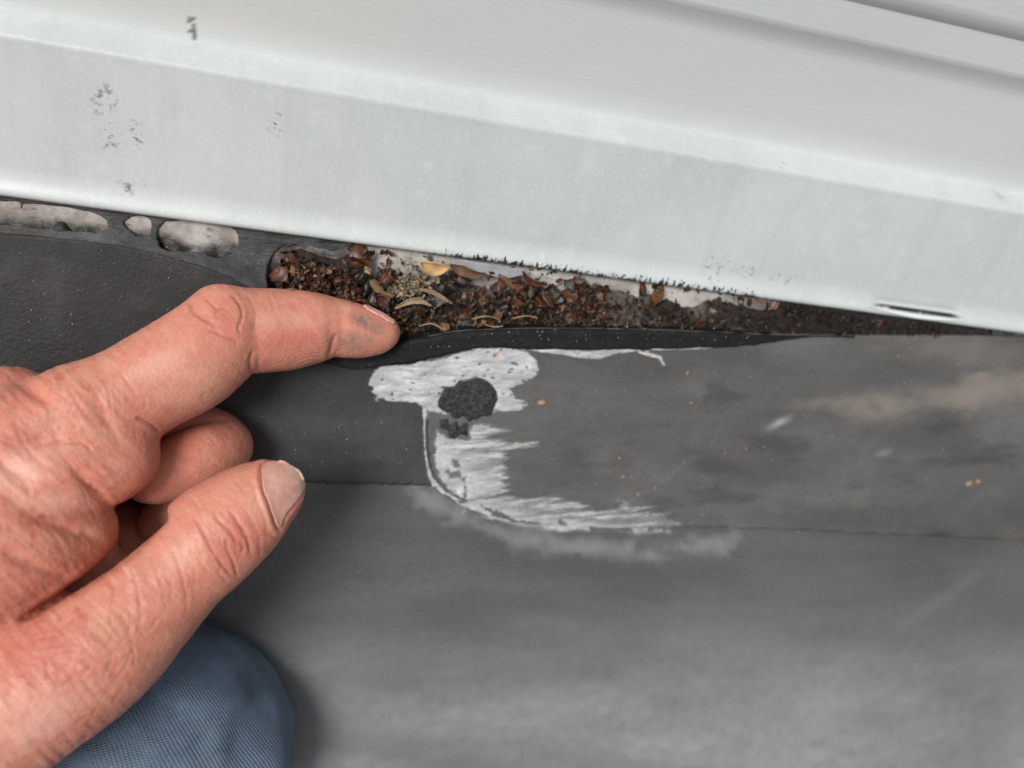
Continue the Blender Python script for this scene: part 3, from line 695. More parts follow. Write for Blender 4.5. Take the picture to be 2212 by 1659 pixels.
for _ in range(60):                             # lower thumb and wrist, finer
    x, y = rs.uniform(60, 330), rs.uniform(1330, 1600); ang = math.radians(-35 + rs.normal(0, 30)); L = 30 + 40 * rs.random(); dx, dy = math.cos(ang) * L / 2, math.sin(ang) * L / 2
    crease([(x - dx, y - dy), (x + 3, y), (x + dx, y + dy)], 3.0, rs.uniform(0.05, 0.14), 0.12, 0.04)
rot = np.array([[math.cos(0.8), math.sin(0.8)], [-math.sin(0.8), math.cos(0.8)]]); rq = hpq @ rot.T
back = smooth(-hp, -420, -150)
disp += 0.30 * fbm(HV / 5.0, 5, 3) + back * 0.30 * fbm(np.stack([rq[:, 0] / 46, rq[:, 1] / 13], -1), 13, 3) + 0.10 * fbm(HV / 1.6, 8, 2)
# tendon and web hollows
def hollow(x, y, a, b, rot_, dep):
    global disp
    c, s = math.cos(math.radians(rot_)), math.sin(math.radians(rot_)); dx, dy = hp - x, hq - y
    disp -= dep * front * np.exp(-((c * dx + s * dy) / a) ** 2 - ((-s * dx + c * dy) / b) ** 2)
hollow(195, 1050, 60, 13, 46, 1.7); hollow(125, 1135, 75, 13, 18, 1.5); hollow(60, 1215, 80, 14, 22, 1.0); hollow(20, 1010, 70, 14, 40, 0.9); hollow(110, 950, 60, 11, -10, 0.7); hollow(230, 905, 60, 12, 60, 0.6); hollow(70, 845, 40, 14, 35, 1.2); hollow(60, 960, 130, 26, -30, 0.6); hollow(300, 760, 110, 22, -27, -0.3)
hollow(545, 735, 16, 90, 8, 0.35); hollow(715, 735, 10, 45, 0, 0.35)
# nails: the skin sinks under the plate and swells around its sides
def nail_outline(px, py, poly): return poly_sd(px, py, poly)[0]
TN = T2((1338, 72 + 60), (1345, 110), (1385, 85), (1420, 66), (1470, 62), (1508, 82), (1538, 116), (1554, 165), (1552, 212), (1530, 264), (1488, 318), (1448, 370), (1425, 432), (1408, 400), (1390, 345), (1370, 290), (1350, 240), (1338, 180))
sd_ = np.full(len(HV), -99.0); m = (hp > 520) & (hp < 720) & (hq > 950) & (hq < 1200); sd_[m] = poly_sd(hp[m], hq[m], TN)[0]
disp += front * (0.38 * np.exp(-((sd_ + 11) / 6) ** 2) - 0.4 * smooth(sd_, -7, 2)) * (1 - smooth(hp + 0.55 * (1060 - hq), 640, 668))
disp[m] -= 0
HV = HV + HN * disp[:, None]
# colour
n1 = fbm(HV / 9, 2, 4); n2 = fbm(HV / 2.2, 6, 3); n3 = fbm(HV / 0.8, 16, 2)
c_skin = np.array([0.68, 0.31, 0.22])[None] * (1 + np.array([0.30, 0.42, 0.45])[None] * n1[:, None] + 0.2 * n3[:, None])
def tint(cm, w): 
    global c_skin
    c_skin = c_skin * (1 - w[:, None]) + np.array(cm)[None] * w[:, None]
def bl(x, y, a, b, rot_=0):
    c, s = math.cos(math.radians(rot_)), math.sin(math.radians(rot_)); dx, dy = hp - x, hq - y
    return smooth(1 - np.hypot((c * dx + s * dy) / a, (-s * dx + c * dy) / b) + 0.8 * n1, 0, 0.9)
tint((0.54, 0.165, 0.11), 0.6 * smooth(n2 + 0.6 * n1, 0.0, 0.3) * (0.5 + 0.5 * back)); tint((0.62, 0.37, 0.24), 0.5 * smooth(-n2 + 0.5 * fbm(HV / 5, 77, 3), 0.02, 0.3))
tint((0.58, 0.17, 0.13), 0.55 * np.maximum.reduce([bl(660, 735, 110, 40), bl(470, 700, 70, 50), bl(500, 1170, 75, 60, -40), bl(20, 850, 90, 60), bl(100, 1400, 200, 120), bl(360, 970, 110, 70)]))
tint((0.66, 0.40, 0.29), 0.5 * np.maximum.reduce([bl(450, 860, 90, 40, -28), bl(200, 1130, 50, 90), bl(350, 1420, 110, 50, -50), bl(600, 1080, 50, 60)]))
tint((0.48, 0.27, 0.15), 0.4 * np.maximum.reduce([bl(240, 1370, 110, 60, -40), bl(130, 1180, 60, 40)]))
st = fbm(np.stack([rq[:, 0] / 60, rq[:, 1] / 11], -1), 201, 4) + 0.4 * fbm(HV / 1.1, 203, 2)
tint((0.44, 0.115, 0.08), 0.75 * smooth(st, 0.06, 0.34) * back * front); tint((0.78, 0.52, 0.42), 0.6 * smooth(-st, 0.06, 0.34) * back * front)
ld = bl(60, 1560, 230, 90, -30); tint((0.80, 0.50, 0.42), 0.5 * ld); tint((0.76, 0.47, 0.37), 0.4 * bl(420, 880, 130, 30, -27)); tint((0.55, 0.17, 0.13), 0.45 * bl(60, 1420, 180, 60, -20))
tint((0.78, 0.50, 0.38), 0.5 * np.maximum.reduce([bl(420, 830, 150, 60, -27), bl(600, 690, 110, 35), bl(560, 1085, 50, 60, 50), bl(400, 1200, 70, 60)]))
tint((0.40, 0.115, 0.075), np.clip(red, 0, 1) * 0.75)
fr = smooth(fbm(HV / 1.5, 66, 2), 0.2, 0.3) * smooth(fbm(HV / 14, 67, 2), -0.05, 0.12); bk2 = np.maximum(back, 0.8 * smooth(-hp, -560, -430)); tint((0.34, 0.13, 0.075), 0.55 * fr * bk2); tint((0.42, 0.19, 0.10), 0.35 * smooth(fbm(HV / 3.2, 69, 3), 0.08, 0.25) * bk2)
fs = fbm(np.stack([rq[:, 0] / 40, rq[:, 1] / 9], -1), 207, 3); tint((0.46, 0.14, 0.10), 0.4 * smooth(fs, 0.08, 0.34) * (1 - back) * front); tint((0.76, 0.50, 0.40), 0.35 * smooth(-fs, 0.08, 0.34) * (1 - back) * front)
tint((0.17, 0.12, 0.11), 0.85 * np.maximum(bl(795, 700, 55, 24, 28), 0.75 * bl(765, 735, 60, 34)) * (0.7 + n2))
tint((0.25, 0.19, 0.14), 0.5 * np.maximum(bl(615, 996, 45, 10, 15), bl(660, 1030, 10, 35)))
tint((0.80, 0.72, 0.66), 0.75 * np.clip(np.maximum.reduce([np.exp(-((hp - 268 - 0.5 * (hq - 1225)) / 1.8) ** 2) * smooth(1 - np.abs(hq - 1236) / 18, 0, 0.5), np.exp(-((hp - 292 - 0.4 * (hq - 1240)) / 1.4) ** 2) * smooth(1 - np.abs(hq - 1240) / 16, 0, 0.5)]), 0, 1))
ridge = np.maximum(smooth(hp, 590, 690) * smooth(hq + 0.25 * (hp - 700), 695, 760), 0) * (1 - smooth(hp, 1000, 1001)) * (HV[:, 1] > -15)
ridge = ridge * (hq < 830)

k = Mat('skin')
bc = k.attr('skin', 'Color')
cell = k.voro(1150); fib = k.noise(520, k.coord((1, 1, 1), (0, 0, 0.8)), 4, 0.65)
c = k.mix(k.ramp(cell, 0.0, 0.75, 0.0, 0.22), bc, (0.62, 0.34, 0.25)); c = k.mix(k.ramp(k.noise(2600, None, 2), 0.55, 0.8, 0, 0.25), c, (0.42, 0.16, 0.11))
wv = k.n('ShaderNodeTexWave', wave_type='RINGS', rings_direction='SPHERICAL', wave_profile='SIN'); wv.inputs['Scale'].default_value = 0.62
wv.inputs['Distortion'].default_value = 1.6; wv.inputs['Detail'].default_value = 1; wv.inputs['Detail Scale'].default_value = 0.4
mp = k.coord((1000 / 1.0, 1000, 1000), (0, 0, 0), (0, 0, 0)); k.l(mp, wv.inputs['Vector'])
RIDGE_MAP = mp.node
rg = k.math('MULTIPLY', wv.outputs['Fac'], k.attr('ridge'))
c = k.mix(k.math('MULTIPLY', rg, 0.15), c, (0.72, 0.45, 0.37)); k.col(c)
k.rough(k.ramp(k.noise(300, None, 3), 0.3, 0.7, 0.44, 0.6)); k.b.inputs['Subsurface Weight'].default_value = 0.22; k.b.inputs['Subsurface Radius'].default_value = (1.0, 0.35, 0.2)
k.b.inputs['Subsurface Scale'].default_value = 0.0011; k.b.inputs['Specular IOR Level'].default_value = 0.42
nb = k.bump(cell, 0.28, 0.0003); nb = k.bump(fib, 0.2, 0.0004, nb); k.bump(rg, 0.3, 0.0002, nb); M_SKIN = k.m

def cam_to_world(V): return V @ RC.T + CAM
WV = cam_to_world(HV)
wrist = cam_to_world(cmm(-150, 1450, 190)[None])[0]
person = empty('person', wrist, 'person kneeling in blue jeans, bare left hand pointing into the gap', 'person')
c_skin = c_skin * np.array([0.91, 0.735, 0.715])
tint((0.13, 0.10, 0.095), 0.6 * np.maximum(bl(800, 700, 60, 22, 28), 0.8 * bl(770, 738, 75, 30)) * (0.6 + n2))
tint((0.80, 0.50, 0.43), 0.35 * np.maximum.reduce([bl(40, 1010, 150, 60, -25), bl(120, 1090, 90, 40), bl(90, 1570, 200, 60, -38), bl(330, 790, 120, 40, -27)]))  # paler pink painted on where the hand catches the light
hand_me = make_mesh('hand', WV - wrist, HF, dict(skin=np.clip(c_skin, 0.01, 0.95), ridge=ridge))
hand = obj('hand', hand_me, M_SKIN, person); hand['label'] = 'bare left hand with index finger stretched out'
tipw = cam_to_world(cmm(700, 890, 215)[None])[0] - wrist     # centre of the ridge rings
RIDGE_MAP.inputs['Location'].default_value = tuple(-tipw * 1.0)
tf = HF[(hp[HF].min(1) > 480) & (hq[HF].max(1) < 1250)]; tv, tf, _ = compact(HV, tf); bvh = BVHTree.FromPolygons(tv.tolist(), tf.tolist())

k = Mat('nail')
ln = k.noise(700, k.coord((1, 1, 1)), 3); c = k.mix(k.ramp(ln, 0.3, 0.7), (0.60, 0.30, 0.24), (0.68, 0.385, 0.315))
c = k.mix(k.attr('rim'), c, (0.50, 0.36, 0.28)); k.col(c); k.rough(0.24); k.b.inputs['Subsurface Weight'].default_value = 0.2
k.b.inputs['Subsurface Radius'].default_value = (1, 0.5, 0.4); k.b.inputs['Subsurface Scale'].default_value = 0.001; k.bump(ln, 0.06, 0.0003); M_NAIL = k.m
def nail(name, poly, n, dz, lift, bias):
    """A curved plate lying on the finger, cut to an outline."""
    poly = np.array(poly, float); poly = catmull(np.vstack([poly, poly[:1]]), 5)[:-1]
    gx = np.linspace(poly[:, 0].min() - 2, poly[:, 0].max() + 2, n); gy = np.linspace(poly[:, 1].min() - 2, poly[:, 1].max() + 2, n)
    A, B = np.meshgrid(gx, gy, indexing='ij'); A, B, F = trim(A, B, outer=poly)
    V = np.zeros(A.shape + (3,)); rim = np.zeros(A.shape)
    sd, _, _ = poly_sd(A, B, poly)
    for i in range(n):
        for j in range(n):
            p = cmm(A[i, j], B[i, j], dz); r = Vector(p).normalized()
            h = bvh.ray_cast(Vector((0, 0, 0)), r)
            if h[0] is None or h[3] > dz * 1.2: h = bvh.find_nearest(Vector(p))
            q = np.array(h[0]); nn = np.array(h[1]); nn = nn if nn[2] > -0.3 else -nn
            V[i, j] = q + nn * lift
    for _ in range(40):
        W = V.copy(); W[1:-1, 1:-1] = (V[:-2, 1:-1] + V[2:, 1:-1] + V[1:-1, :-2] + V[1:-1, 2:]) / 4; V = W
    rim = smooth(A + bias[0] * (B - bias[1]), bias[2], bias[3])
    P, F, at_ = compact(cam_to_world(V.reshape(-1, 3)) - wrist, F[:, ::-1], dict(rim=rim.ravel()))
    o = obj(name, make_mesh(name, P, F, at_), M_NAIL, hand); solidify(o, 0.5); return o
thumb_nail = nail('nail', TN, 64, 201, 0.62, (-0.5, 1060, 643, 658))
IN = [(784, 663), (796, 661), (812, 668), (828, 676), (842, 685), (850, 694), (847, 700), (836, 695), (820, 686), (803, 677), (792, 670)]
index_nail = nail('nail', IN, 30, 226, 0.75, (0, 0, 836, 846))

# ------------------------------------------------------------------ jeans knee (the person's clothing)
ka = np.array([cmm(300, 1655, 241), cmm(270, 1750, 240), cmm(180, 2100, 226), cmm(40, 2700, 200), cmm(-100, 3300, 180)])
kr = [320 * 241 / FPX, 42, 50, 60, 66]
axd = ka[1] - ka[0]; axd /= np.linalg.norm(axd)
cl = catmull(np.hstack([ka, np.array(kr)[:, None]]), 30); rings, nr = [], 150
sec = [(ka[0] - axd * kr[0] * math.sin(t), kr[0] * math.cos(t) ** 0.86) for t in np.linspace(math.pi / 2 - 0.02, 0.03, 56)] + [(q[:3], q[3]) for q in cl]
e_x = np.cross(axd, [0, 0, 1.]); e_x /= np.linalg.norm(e_x); e_z = np.cross(e_x, axd)
th = np.linspace(0, 2 * math.pi, nr, endpoint=False); V = []; UV = []; ln = 0; pv = None
for c0, r0 in sec:
    ln += 0 if pv is None else np.linalg.norm(c0 - pv) + abs(r0 - pr); pv, pr = c0, r0
    V.append(c0 + r0 * (np.cos(th)[:, None] * e_x + 0.8 * np.sin(th)[:, None] * e_z)); UV.append(np.stack([th * 42, np.full(nr, ln), np.zeros(nr)], -1))
V = np.array(V); UV = np.array(UV); ctr = np.array([s[0] for s in sec])[:, None]
nd = V - ctr; nd /= np.maximum(np.linalg.norm(nd, axis=-1, keepdims=True), 1e-6)
V = V + nd * (9.0 * fbm(V / 24, 31, 3) + 1.5 * np.sin(UV[..., 0] / 8.5 + UV[..., 1] / 16 + 7 * fbm(V / 30, 39, 2)) * smooth(UV[..., 1], 15, 60) + 4.0 * (np.abs(fbm(V / np.array([20., 11., 20.]) + 4, 37, 3)) - 0.1))[..., None]
W = cam_to_world(V.reshape(-1, 3)); fl = surf(W[:, 0], W[:, 1], 0.5)[:, 2]; W[:, 2] = np.maximum(W[:, 2], fl)
F = [(i * nr + j, i * nr + (j + 1) % nr, (i + 1) * nr + (j + 1) % nr, (i + 1) * nr + j) for i in range(len(sec) - 1) for j in range(nr)] + [tuple(range(nr - 1, -1, -1))]
k = Mat('denim'); av = k.attr('weave', 'Vector'); sp = k.n('ShaderNodeSeparateXYZ'); k.l(av, sp.inputs[0])
s1 = k.math('SINE', k.math('MULTIPLY', k.math('ADD', sp.outputs[0], k.math('MULTIPLY', sp.outputs[1], 0.5)), 2 * math.pi / 1.5))
s2 = k.math('SINE', k.math('MULTIPLY', sp.outputs[1], 2 * math.pi / 1.15)); wv_ = k.math('ADD', k.math('MULTIPLY', k.math('MULTIPLY', s1, s2), 0.5), 0.5)
big = k.noise(38, None, 4, 0.6); bl_ = k.noise(9, None, 3); fz = k.noise(900, None, 3)
c = k.mix(k.ramp(big, 0.38, 0.64), (0.022, 0.06, 0.14), (0.125, 0.24, 0.42)); c = k.mix(k.ramp(bl_, 0.46, 0.6, 0, 0.6), c, (0.10, 0.125, 0.135))
c = k.mix(k.math('MULTIPLY', wv_, 0.55), c, (0.24, 0.29, 0.32)); c = k.mix(k.ramp(fz, 0.5, 0.8, 0, 0.35), c, (0.02, 0.03, 0.045))
k.col(c); k.rough(0.92); k.b.inputs['Sheen Weight'].default_value = 0.15; k.bump(wv_, 0.7, 0.0005)
me = make_mesh('jeans', W - wrist, F); a_v = me.attributes.new('weave', 'FLOAT_VECTOR', 'POINT'); a_v.data.foreach_set('vector', UV.reshape(-1))
jeans = obj('jeans_leg', me, k.m, person); jeans['label'] = 'knee in faded blue denim jeans'

# ------------------------------------------------------------------ smeared pale sealant on the membrane
Z6 = lambda *z: [(a * 0.4464 + 713, b * 0.4464 + 686) for a, b in z]
SM_A = Z6((240, 215), (330, 205), (470, 185), (600, 150), (700, 120), (830, 115), (960, 135), (1000, 190), (1015, 235), (990, 260), (880, 320), (900, 360), (970, 400), (900, 430), (780, 430), (530, 432), (478, 432), (452, 415), (420, 385), (300, 385), (220, 370), (190, 300), (200, 250))
SM_L = Z6((444, 400), (478, 400), (466, 480), (464, 600), (480, 690), (500, 750), (560, 815), (640, 858), (600, 862), (545, 838), (495, 800), (472, 740), (456, 600), (452, 480))
SM_B = Z6((510, 505), (560, 555), (660, 560), (690, 485), (790, 492), (860, 520), (760, 540), (880, 570), (1000, 575), (1010, 590), (850, 640), (870, 690), (850, 730), (870, 800), (800, 850), (660, 862), (560, 800), (520, 740), (497, 650), (500, 580))
SM_C = Z6((615, 872), (700, 850), (860, 832), (1000, 845), (1200, 862), (1290, 905), (1420, 868), (1560, 890), (1690, 955), (1710, 985), (1655, 1050), (1500, 1042), (1280, 1030), (1100, 1034), (900, 1004), (750, 962), (650, 912))
SM_D = [(1120, 743), (1200, 738), (1338, 734), (1500, 735), (1565, 738), (1500, 744), (1390, 745), (1330, 752), (1290, 765), (1250, 762), (1190, 752)]
SM_G = [(1372, 745), (1400, 750), (1425, 757), (1436, 778), (1430, 780), (1420, 763), (1395, 757), (1378, 752)]
CUTS = [(Z6((730, 885), (800, 905), (900, 950), (1010, 965), (1010, 985), (900, 980), (820, 945), (745, 900)), 2), (Z6((1270, 1002), (1460, 1004), (1465, 1024), (1275, 1022)), 2), (Z6((1540, 985), (1690, 985), (1680, 1020), (1550, 1018)), 3),
        (Z6((480, 430), (545, 432), (520, 500), (500, 600), (500, 700), (520, 760), (495, 745), (474, 640), (470, 520)), 3), (Z6((560, 715), (610, 720), (635, 700), (630, 755), (575, 750)), 2), (Z6((590, 655), (622, 660), (618, 700), (596, 700)), 2), (Z6((1100, 950), (1145, 950), (1135, 985), (1100, 980)), 2), (Z6((640, 740), (650, 745), (660, 860), (650, 860)), 1.5),
        (Z6((1150, 122), (1310, 118), (1290, 132), (1180, 136)), 1.5)]
SCABS = [Z6((525, 380), (540, 340), (560, 310), (600, 305), (630, 280), (700, 262), (745, 272), (770, 290), (800, 330), (806, 365), (795, 400), (780, 445), (735, 452), (705, 470), (665, 474), (640, 452), (600, 462), (575, 440), (545, 420), (522, 402)),
         Z6((528, 470), (566, 464), (580, 492), (612, 480), (622, 500), (660, 482), (668, 512), (662, 546), (622, 540), (598, 558), (574, 552), (566, 520), (540, 514))]
gx = np.arange(778, 1600, 1.9); gy = np.arange(724, 1170, 1.9); A, B = np.meshgrid(gx, gy, indexing='ij'); q = np.stack([A, B], -1)
nz = fbm(q / np.array([26., 9.]), 101, 4); nf = fbm(q / 5., 103, 3); al = np.zeros(A.shape)
for pl, am, so_, st_ in [(SM_A, 20, 4, 0), (SM_L, 4, 3, 0), (SM_B, 16, 7, 1), (SM_C, 16, 6, 1), (SM_D, 4, 2.5, 0), (SM_G, 2, 2, 0)]:
    s, _, _ = poly_sd(A, B, pl)
    if st_: s = s + 44 * fbm(np.stack([A / 70. + B / 60., B / 6.5 + A / 55.], -1), 111, 4) * smooth(A, 960, 1100) * (1 if pl is SM_B else smooth(-B, -1128, -1090))
    al = np.maximum(al, smooth(s + am * nz + 3 * nf, -1.5, so_ * (1 + (1.6 * smooth(A, 1000, 1120) if st_ else 0))))
n4 = fbm(q / 8., 107, 3)
for pl, so_ in CUTS: al = al * (1 - 0.9 * smooth(poly_sd(A, B, pl)[0] + 9 * nz + 14 * n4, -so_ - 2, so_ + 2))
sc_sd = np.maximum(poly_sd(A, B, SCABS[0])[0], poly_sd(A, B, SCABS[1])[0]); al *= 1 - smooth(sc_sd + 5 * nf, -3, 1)
rsm = np.random.default_rng(5)
for _ in range(46):                              # nicks
    x, y, a, b = rsm.uniform(820, 1150), rsm.uniform(748, 860), rsm.uniform(1.5, 6), rsm.uniform(1, 3.4); t = rsm.uniform(-0.6, 0.6)
    al *= 1 - 0.85 * smooth(1.2 - np.hypot((A - x + t * (B - y)) / a, (B - y) / b), 0, 0.5)
thin = al * (0.80 + 0.5 * fbm(q / np.array([45., 12.]), 121, 4)); strk = smooth(fbm(np.stack([A / 60. + B / 70., B / 5.5 + A / 50.], -1), 211, 4), -0.06, 0.10); low = smooth(B, 905, 935) * smooth(A, 950, 1010); thin = thin * (1 - low * (1 - (0.35 + 0.65 * strk)) * smooth(A + 0.9 * (1060 - B), 1010, 1180) * (1 - smooth(B - 0.12 * (A - 1000), 1070, 1100)))
thin = np.where(al > 0.02, np.clip(thin, 0, 1), 0)
F = grid_faces(*A.shape); F = F[(thin.ravel()[F] > 0.02).any(1)]
Pq = to_roof(A.ravel(), B.ravel(), 1.6); hh = np.where(poly_sd(Pq[:, 0], Pq[:, 1], o_r)[0] > 0, 2.6, np.where(poly_sd(Pq[:, 0], Pq[:, 1], o_l)[0] > 0, 1.3, 0.0))
hh = np.where(B.ravel() < 868, np.maximum(hh, 1.3 + 1.3 * smooth(A.ravel(), 868, 908)), hh)
Pq[:, 2] = roofz_s(Pq[:, 1]) + wobble(Pq[:, 0], Pq[:, 1]); nn = roof_normal(Pq[:, 1]); Pq = Pq + nn * hh[:, None]; thk = 0.25 + 0.55 * al * (0.6 + 1.6 * nz) + 0.18 * nf
Pq = Pq + nn * np.maximum(thk, 0.12).ravel()[:, None]
Pq, F, at_ = compact(Pq, F, dict(film=thin.ravel()))
k = Mat('pale_sealant_residue'); n1_ = k.noise(110, k.coord((0.8, 1.3, 1.3)), 5, 0.6); n2_ = k.noise(700, None, 3, 0.6)
c = k.mix(k.ramp(n1_, 0.3, 0.7), (0.46, 0.47, 0.485), (0.63, 0.64, 0.655)); c = k.mix(k.ramp(n2_, 0.58, 0.75, 0, 0.5), c, (0.2, 0.2, 0.205)); k.col(c); k.rough(0.5); k.bump(n1_, 0.5, 0.0012)
tr = k.n('ShaderNodeBsdfTransparent'); mx = k.n('ShaderNodeMixShader'); k.l(k.attr('film'), mx.inputs[0]); k.l(tr.outputs[0], mx.inputs[1]); k.l(k.b.outputs[0], mx.inputs[2]); k.l(mx.outputs[0], k.out.inputs['Surface'])
smear = obj('sealant_smear', make_mesh('sealant_smear', Pq, F, at_), k.m, label='pale grey sealant smeared along the rounded membrane corner below the fingertip', cat='sealant')

k = Mat('rough_black_scab'); n1_ = k.noise(900, None, 3, 0.7); k.col(k.mix(k.ramp(n1_, 0.35, 0.75), (0.010, 0.011, 0.012), (0.05, 0.052, 0.055))); k.rough(0.7); k.bump(n1_, 0.7, 0.0008)
for sc, lb in zip(SCABS, ('round rough black rubber scab in the pale sealant smear', 'small blocky black rubber scab just below the round one')):
    sc = catmull(np.array(sc + [sc[0]]), 6)[:-1]; sc = sc + np.stack([17 * fbm(sc / 13, 131, 4), 17 * fbm(sc / 13, 133, 4)], -1)
    A, B = np.meshgrid(np.arange(935, 1086, 1.4), np.arange(790, 950, 1.4), indexing='ij'); A, B, F = trim(A, B, outer=sc); q = np.stack([A, B], -1); sd = poly_sd(A, B, sc)[0]
    Pq = to_surf(A.ravel(), B.ravel()); Pq = Pq + roof_normal(Pq[:, 1]) * (0.3 + 0.25 * smooth(sd, 0, 8) + 0.6 * fbm(q / 6, 141, 3)).ravel()[:, None]
    Pq, F, _ = compact(Pq, F[:, ::-1]); o = obj('rubber_scab', make_mesh('rubber_scab', Pq, F), k.m, label=lb, cat='rubber'); solidify(o, 0.4)

# ------------------------------------------------------------------ debris in the gap
TOPB = np.array([p for p in HOLES[3][2:33]], float)
def gap_top(x): return np.interp(x, TOPB[:, 0], TOPB[:, 1])
_el = np.array([p for p in EDGE_PX], float)
def gap_low(x): return np.interp(x, _el[:, 0], _el[:, 1])
def on_board(px, py):
    px = np.asarray(px, float); r = ray(px, py); n = np.array([-math.sin(a_), math.cos(a_)]); w = np.array([4.5 - CAM[1], 1.0 - CAM[2]])
    t = (n @ w) / (r[..., 1] * n[0] + r[..., 2] * n[1]); return CAM + t[..., None] * r
bn = np.array([0, -math.sin(a_), math.cos(a_)])           # outward from the board
def lim(x): return np.clip((gap_low(x) - gap_top(x)) / 105, 0.06, 1)
def cover(px, py):                                          # how deep the litter lies there (0..1)
    v = (py - gap_top(px)) / np.maximum(gap_low(px) - gap_top(px), 8)
    n = fbm(np.stack([np.asarray(px) / 55, np.asarray(py) / 34], -1), 151, 4)
    c = smooth(v + 0.9 * n, 0.12, 0.5)
    c = np.where(px < 790, np.maximum(c, smooth(v, -0.1, 0.12) * smooth(800 - px + 60 * n, 0, 40)), c)
    c = np.where((px > 770) & (px < 905), c * smooth(v + 0.5 * n, 0.25, 0.5), c)
    c = np.where(px > 905, c * smooth(v + 0.9 * n - 0.25 * smooth(px, 1400, 1480) * (1 - smooth(px, 1620, 1700)), 0.16, 0.4), c)
    return np.clip(c, 0, 1)
gx = np.arange(566, 2120, 2.6); gv = np.linspace(-0.02, 1.25, 60); A, Vv = np.meshgrid(gx, gv, indexing='ij')
B = gap_top(A) + Vv * np.maximum(gap_low(A) - gap_top(A), 10)
cv = cover(A, B); q = np.stack([A, B], -1); lump = fbm(q / 16., 161, 4)
base = on_board(A, B); P = base + bn * (np.maximum(-2.0 + 5.5 * cv + 3.0 * lump * cv, -2.2) + 2.0 * smooth(-A, -760, -640) - 9.0 * smooth(-A, -660, -590))[..., None] * lim(A)[..., None]
P[..., 2] = np.minimum(P[..., 2], -1.5)
tone = np.clip(0.5 + 1.4 * fbm(q / 22., 171, 4) + 0.5 * fbm(q / 5., 173, 2), 0, 1)
cb = np.array([0.016, 0.012, 0.010])[None, None] * (1 - tone[..., None]) + np.array([0.06, 0.042, 0.03])[None, None] * tone[..., None]
mold = smooth(fbm(q / np.array([60., 30.]), 181, 4) + 0.35 * smooth(A, 850, 1000) - 0.5 * smooth(A, 1300, 1800) - 0.4 * smooth(-A, -830, -800), 0.13, 0.4)[..., None]
cb = cb * (1 - 0.6 * smooth(A, 1350, 1700))[..., None]; mold = mold * (1 - 0.8 * smooth(A, 1500, 1800))[..., None]  # litter tones darkened for the shade inside the gap, most at right
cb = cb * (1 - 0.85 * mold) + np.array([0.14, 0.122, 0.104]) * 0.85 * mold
k = Mat('litter'); n1_ = k.noise(600, None, 4, 0.7); k.col(k.mix(k.ramp(n1_, 0.4, 0.7, 0, 0.7), k.attr('tone', 'Color'), (0.03, 0.02, 0.015))); k.rough(0.9); k.bump(n1_, 0.9, 0.0012); M_LITTER = k.m
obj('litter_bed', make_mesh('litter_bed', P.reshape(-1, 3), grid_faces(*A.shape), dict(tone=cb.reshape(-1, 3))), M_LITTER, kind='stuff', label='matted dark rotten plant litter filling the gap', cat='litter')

def flake_mesh(rs, n=6, m=5, ragged=0.12):
    """Curved husk: a bent lens with thickness, unit length along x."""
    u = np.linspace(-1, 1, n); v = np.linspace(-1, 1, m); asp = rs.uniform(0.45, 0.85); pw = rs.uniform(0.4, 0.8); cu_, cv_ = rs.uniform(-0.25, 0.35), rs.uniform(0.25, 0.75)
    U, Vv = np.meshgrid(u, v, indexing='ij'); w = np.maximum(1 - np.abs(U) ** 2.2, 0.0) ** pw * asp + 0.06
    x = U + ragged * rs.normal(size=U.shape) * 0.5; y = Vv * w * (1 + ragged * rs.normal(size=U.shape)); z = -cv_ * (Vv * w) ** 2 * 1.6 - cu_ * U ** 2 + 0.04 * rs.normal(size=U.shape)
    top = np.stack([x, y, z], -1).reshape(-1, 3) * 0.5; bot = top - np.array([0, 0, 0.035]); N = n * m; f = grid_faces(n, m)
    rim = list(range(0, m)) + [i * m + m - 1 for i in range(1, n)] + [(n - 1) * m + j for j in range(m - 2, -1, -1)] + [i * m for i in range(n - 2, 0, -1)]
    side = np.array([(rim[i], rim[(i + 1) % len(rim)], rim[(i + 1) % len(rim)] + N, rim[i] + N) for i in range(len(rim))])[:, ::-1]
    return np.vstack([top, bot]), np.vstack([f, f[:, ::-1] + N, side])
def rotm(rs, tilt=0.9):
    a = Vector(rs.normal(size=3)); up = Vector(tuple(bn)) + Vector(tuple(rs.normal(size=3) * tilt)); q_ = up.normalized().to_track_quat('Z', 'Y')
    return np.array((q_.to_matrix() @ Matrix.Rotation(rs.uniform(0, 6.28), 3, 'Z')))
PAL = dict(red=(0.085, 0.029, 0.014), amber=(0.155, 0.07, 0.028), tan=(0.19, 0.12, 0.066), dark=(0.02, 0.013, 0.009), grey=(0.085, 0.07, 0.058))
rs = np.random.default_rng(11)
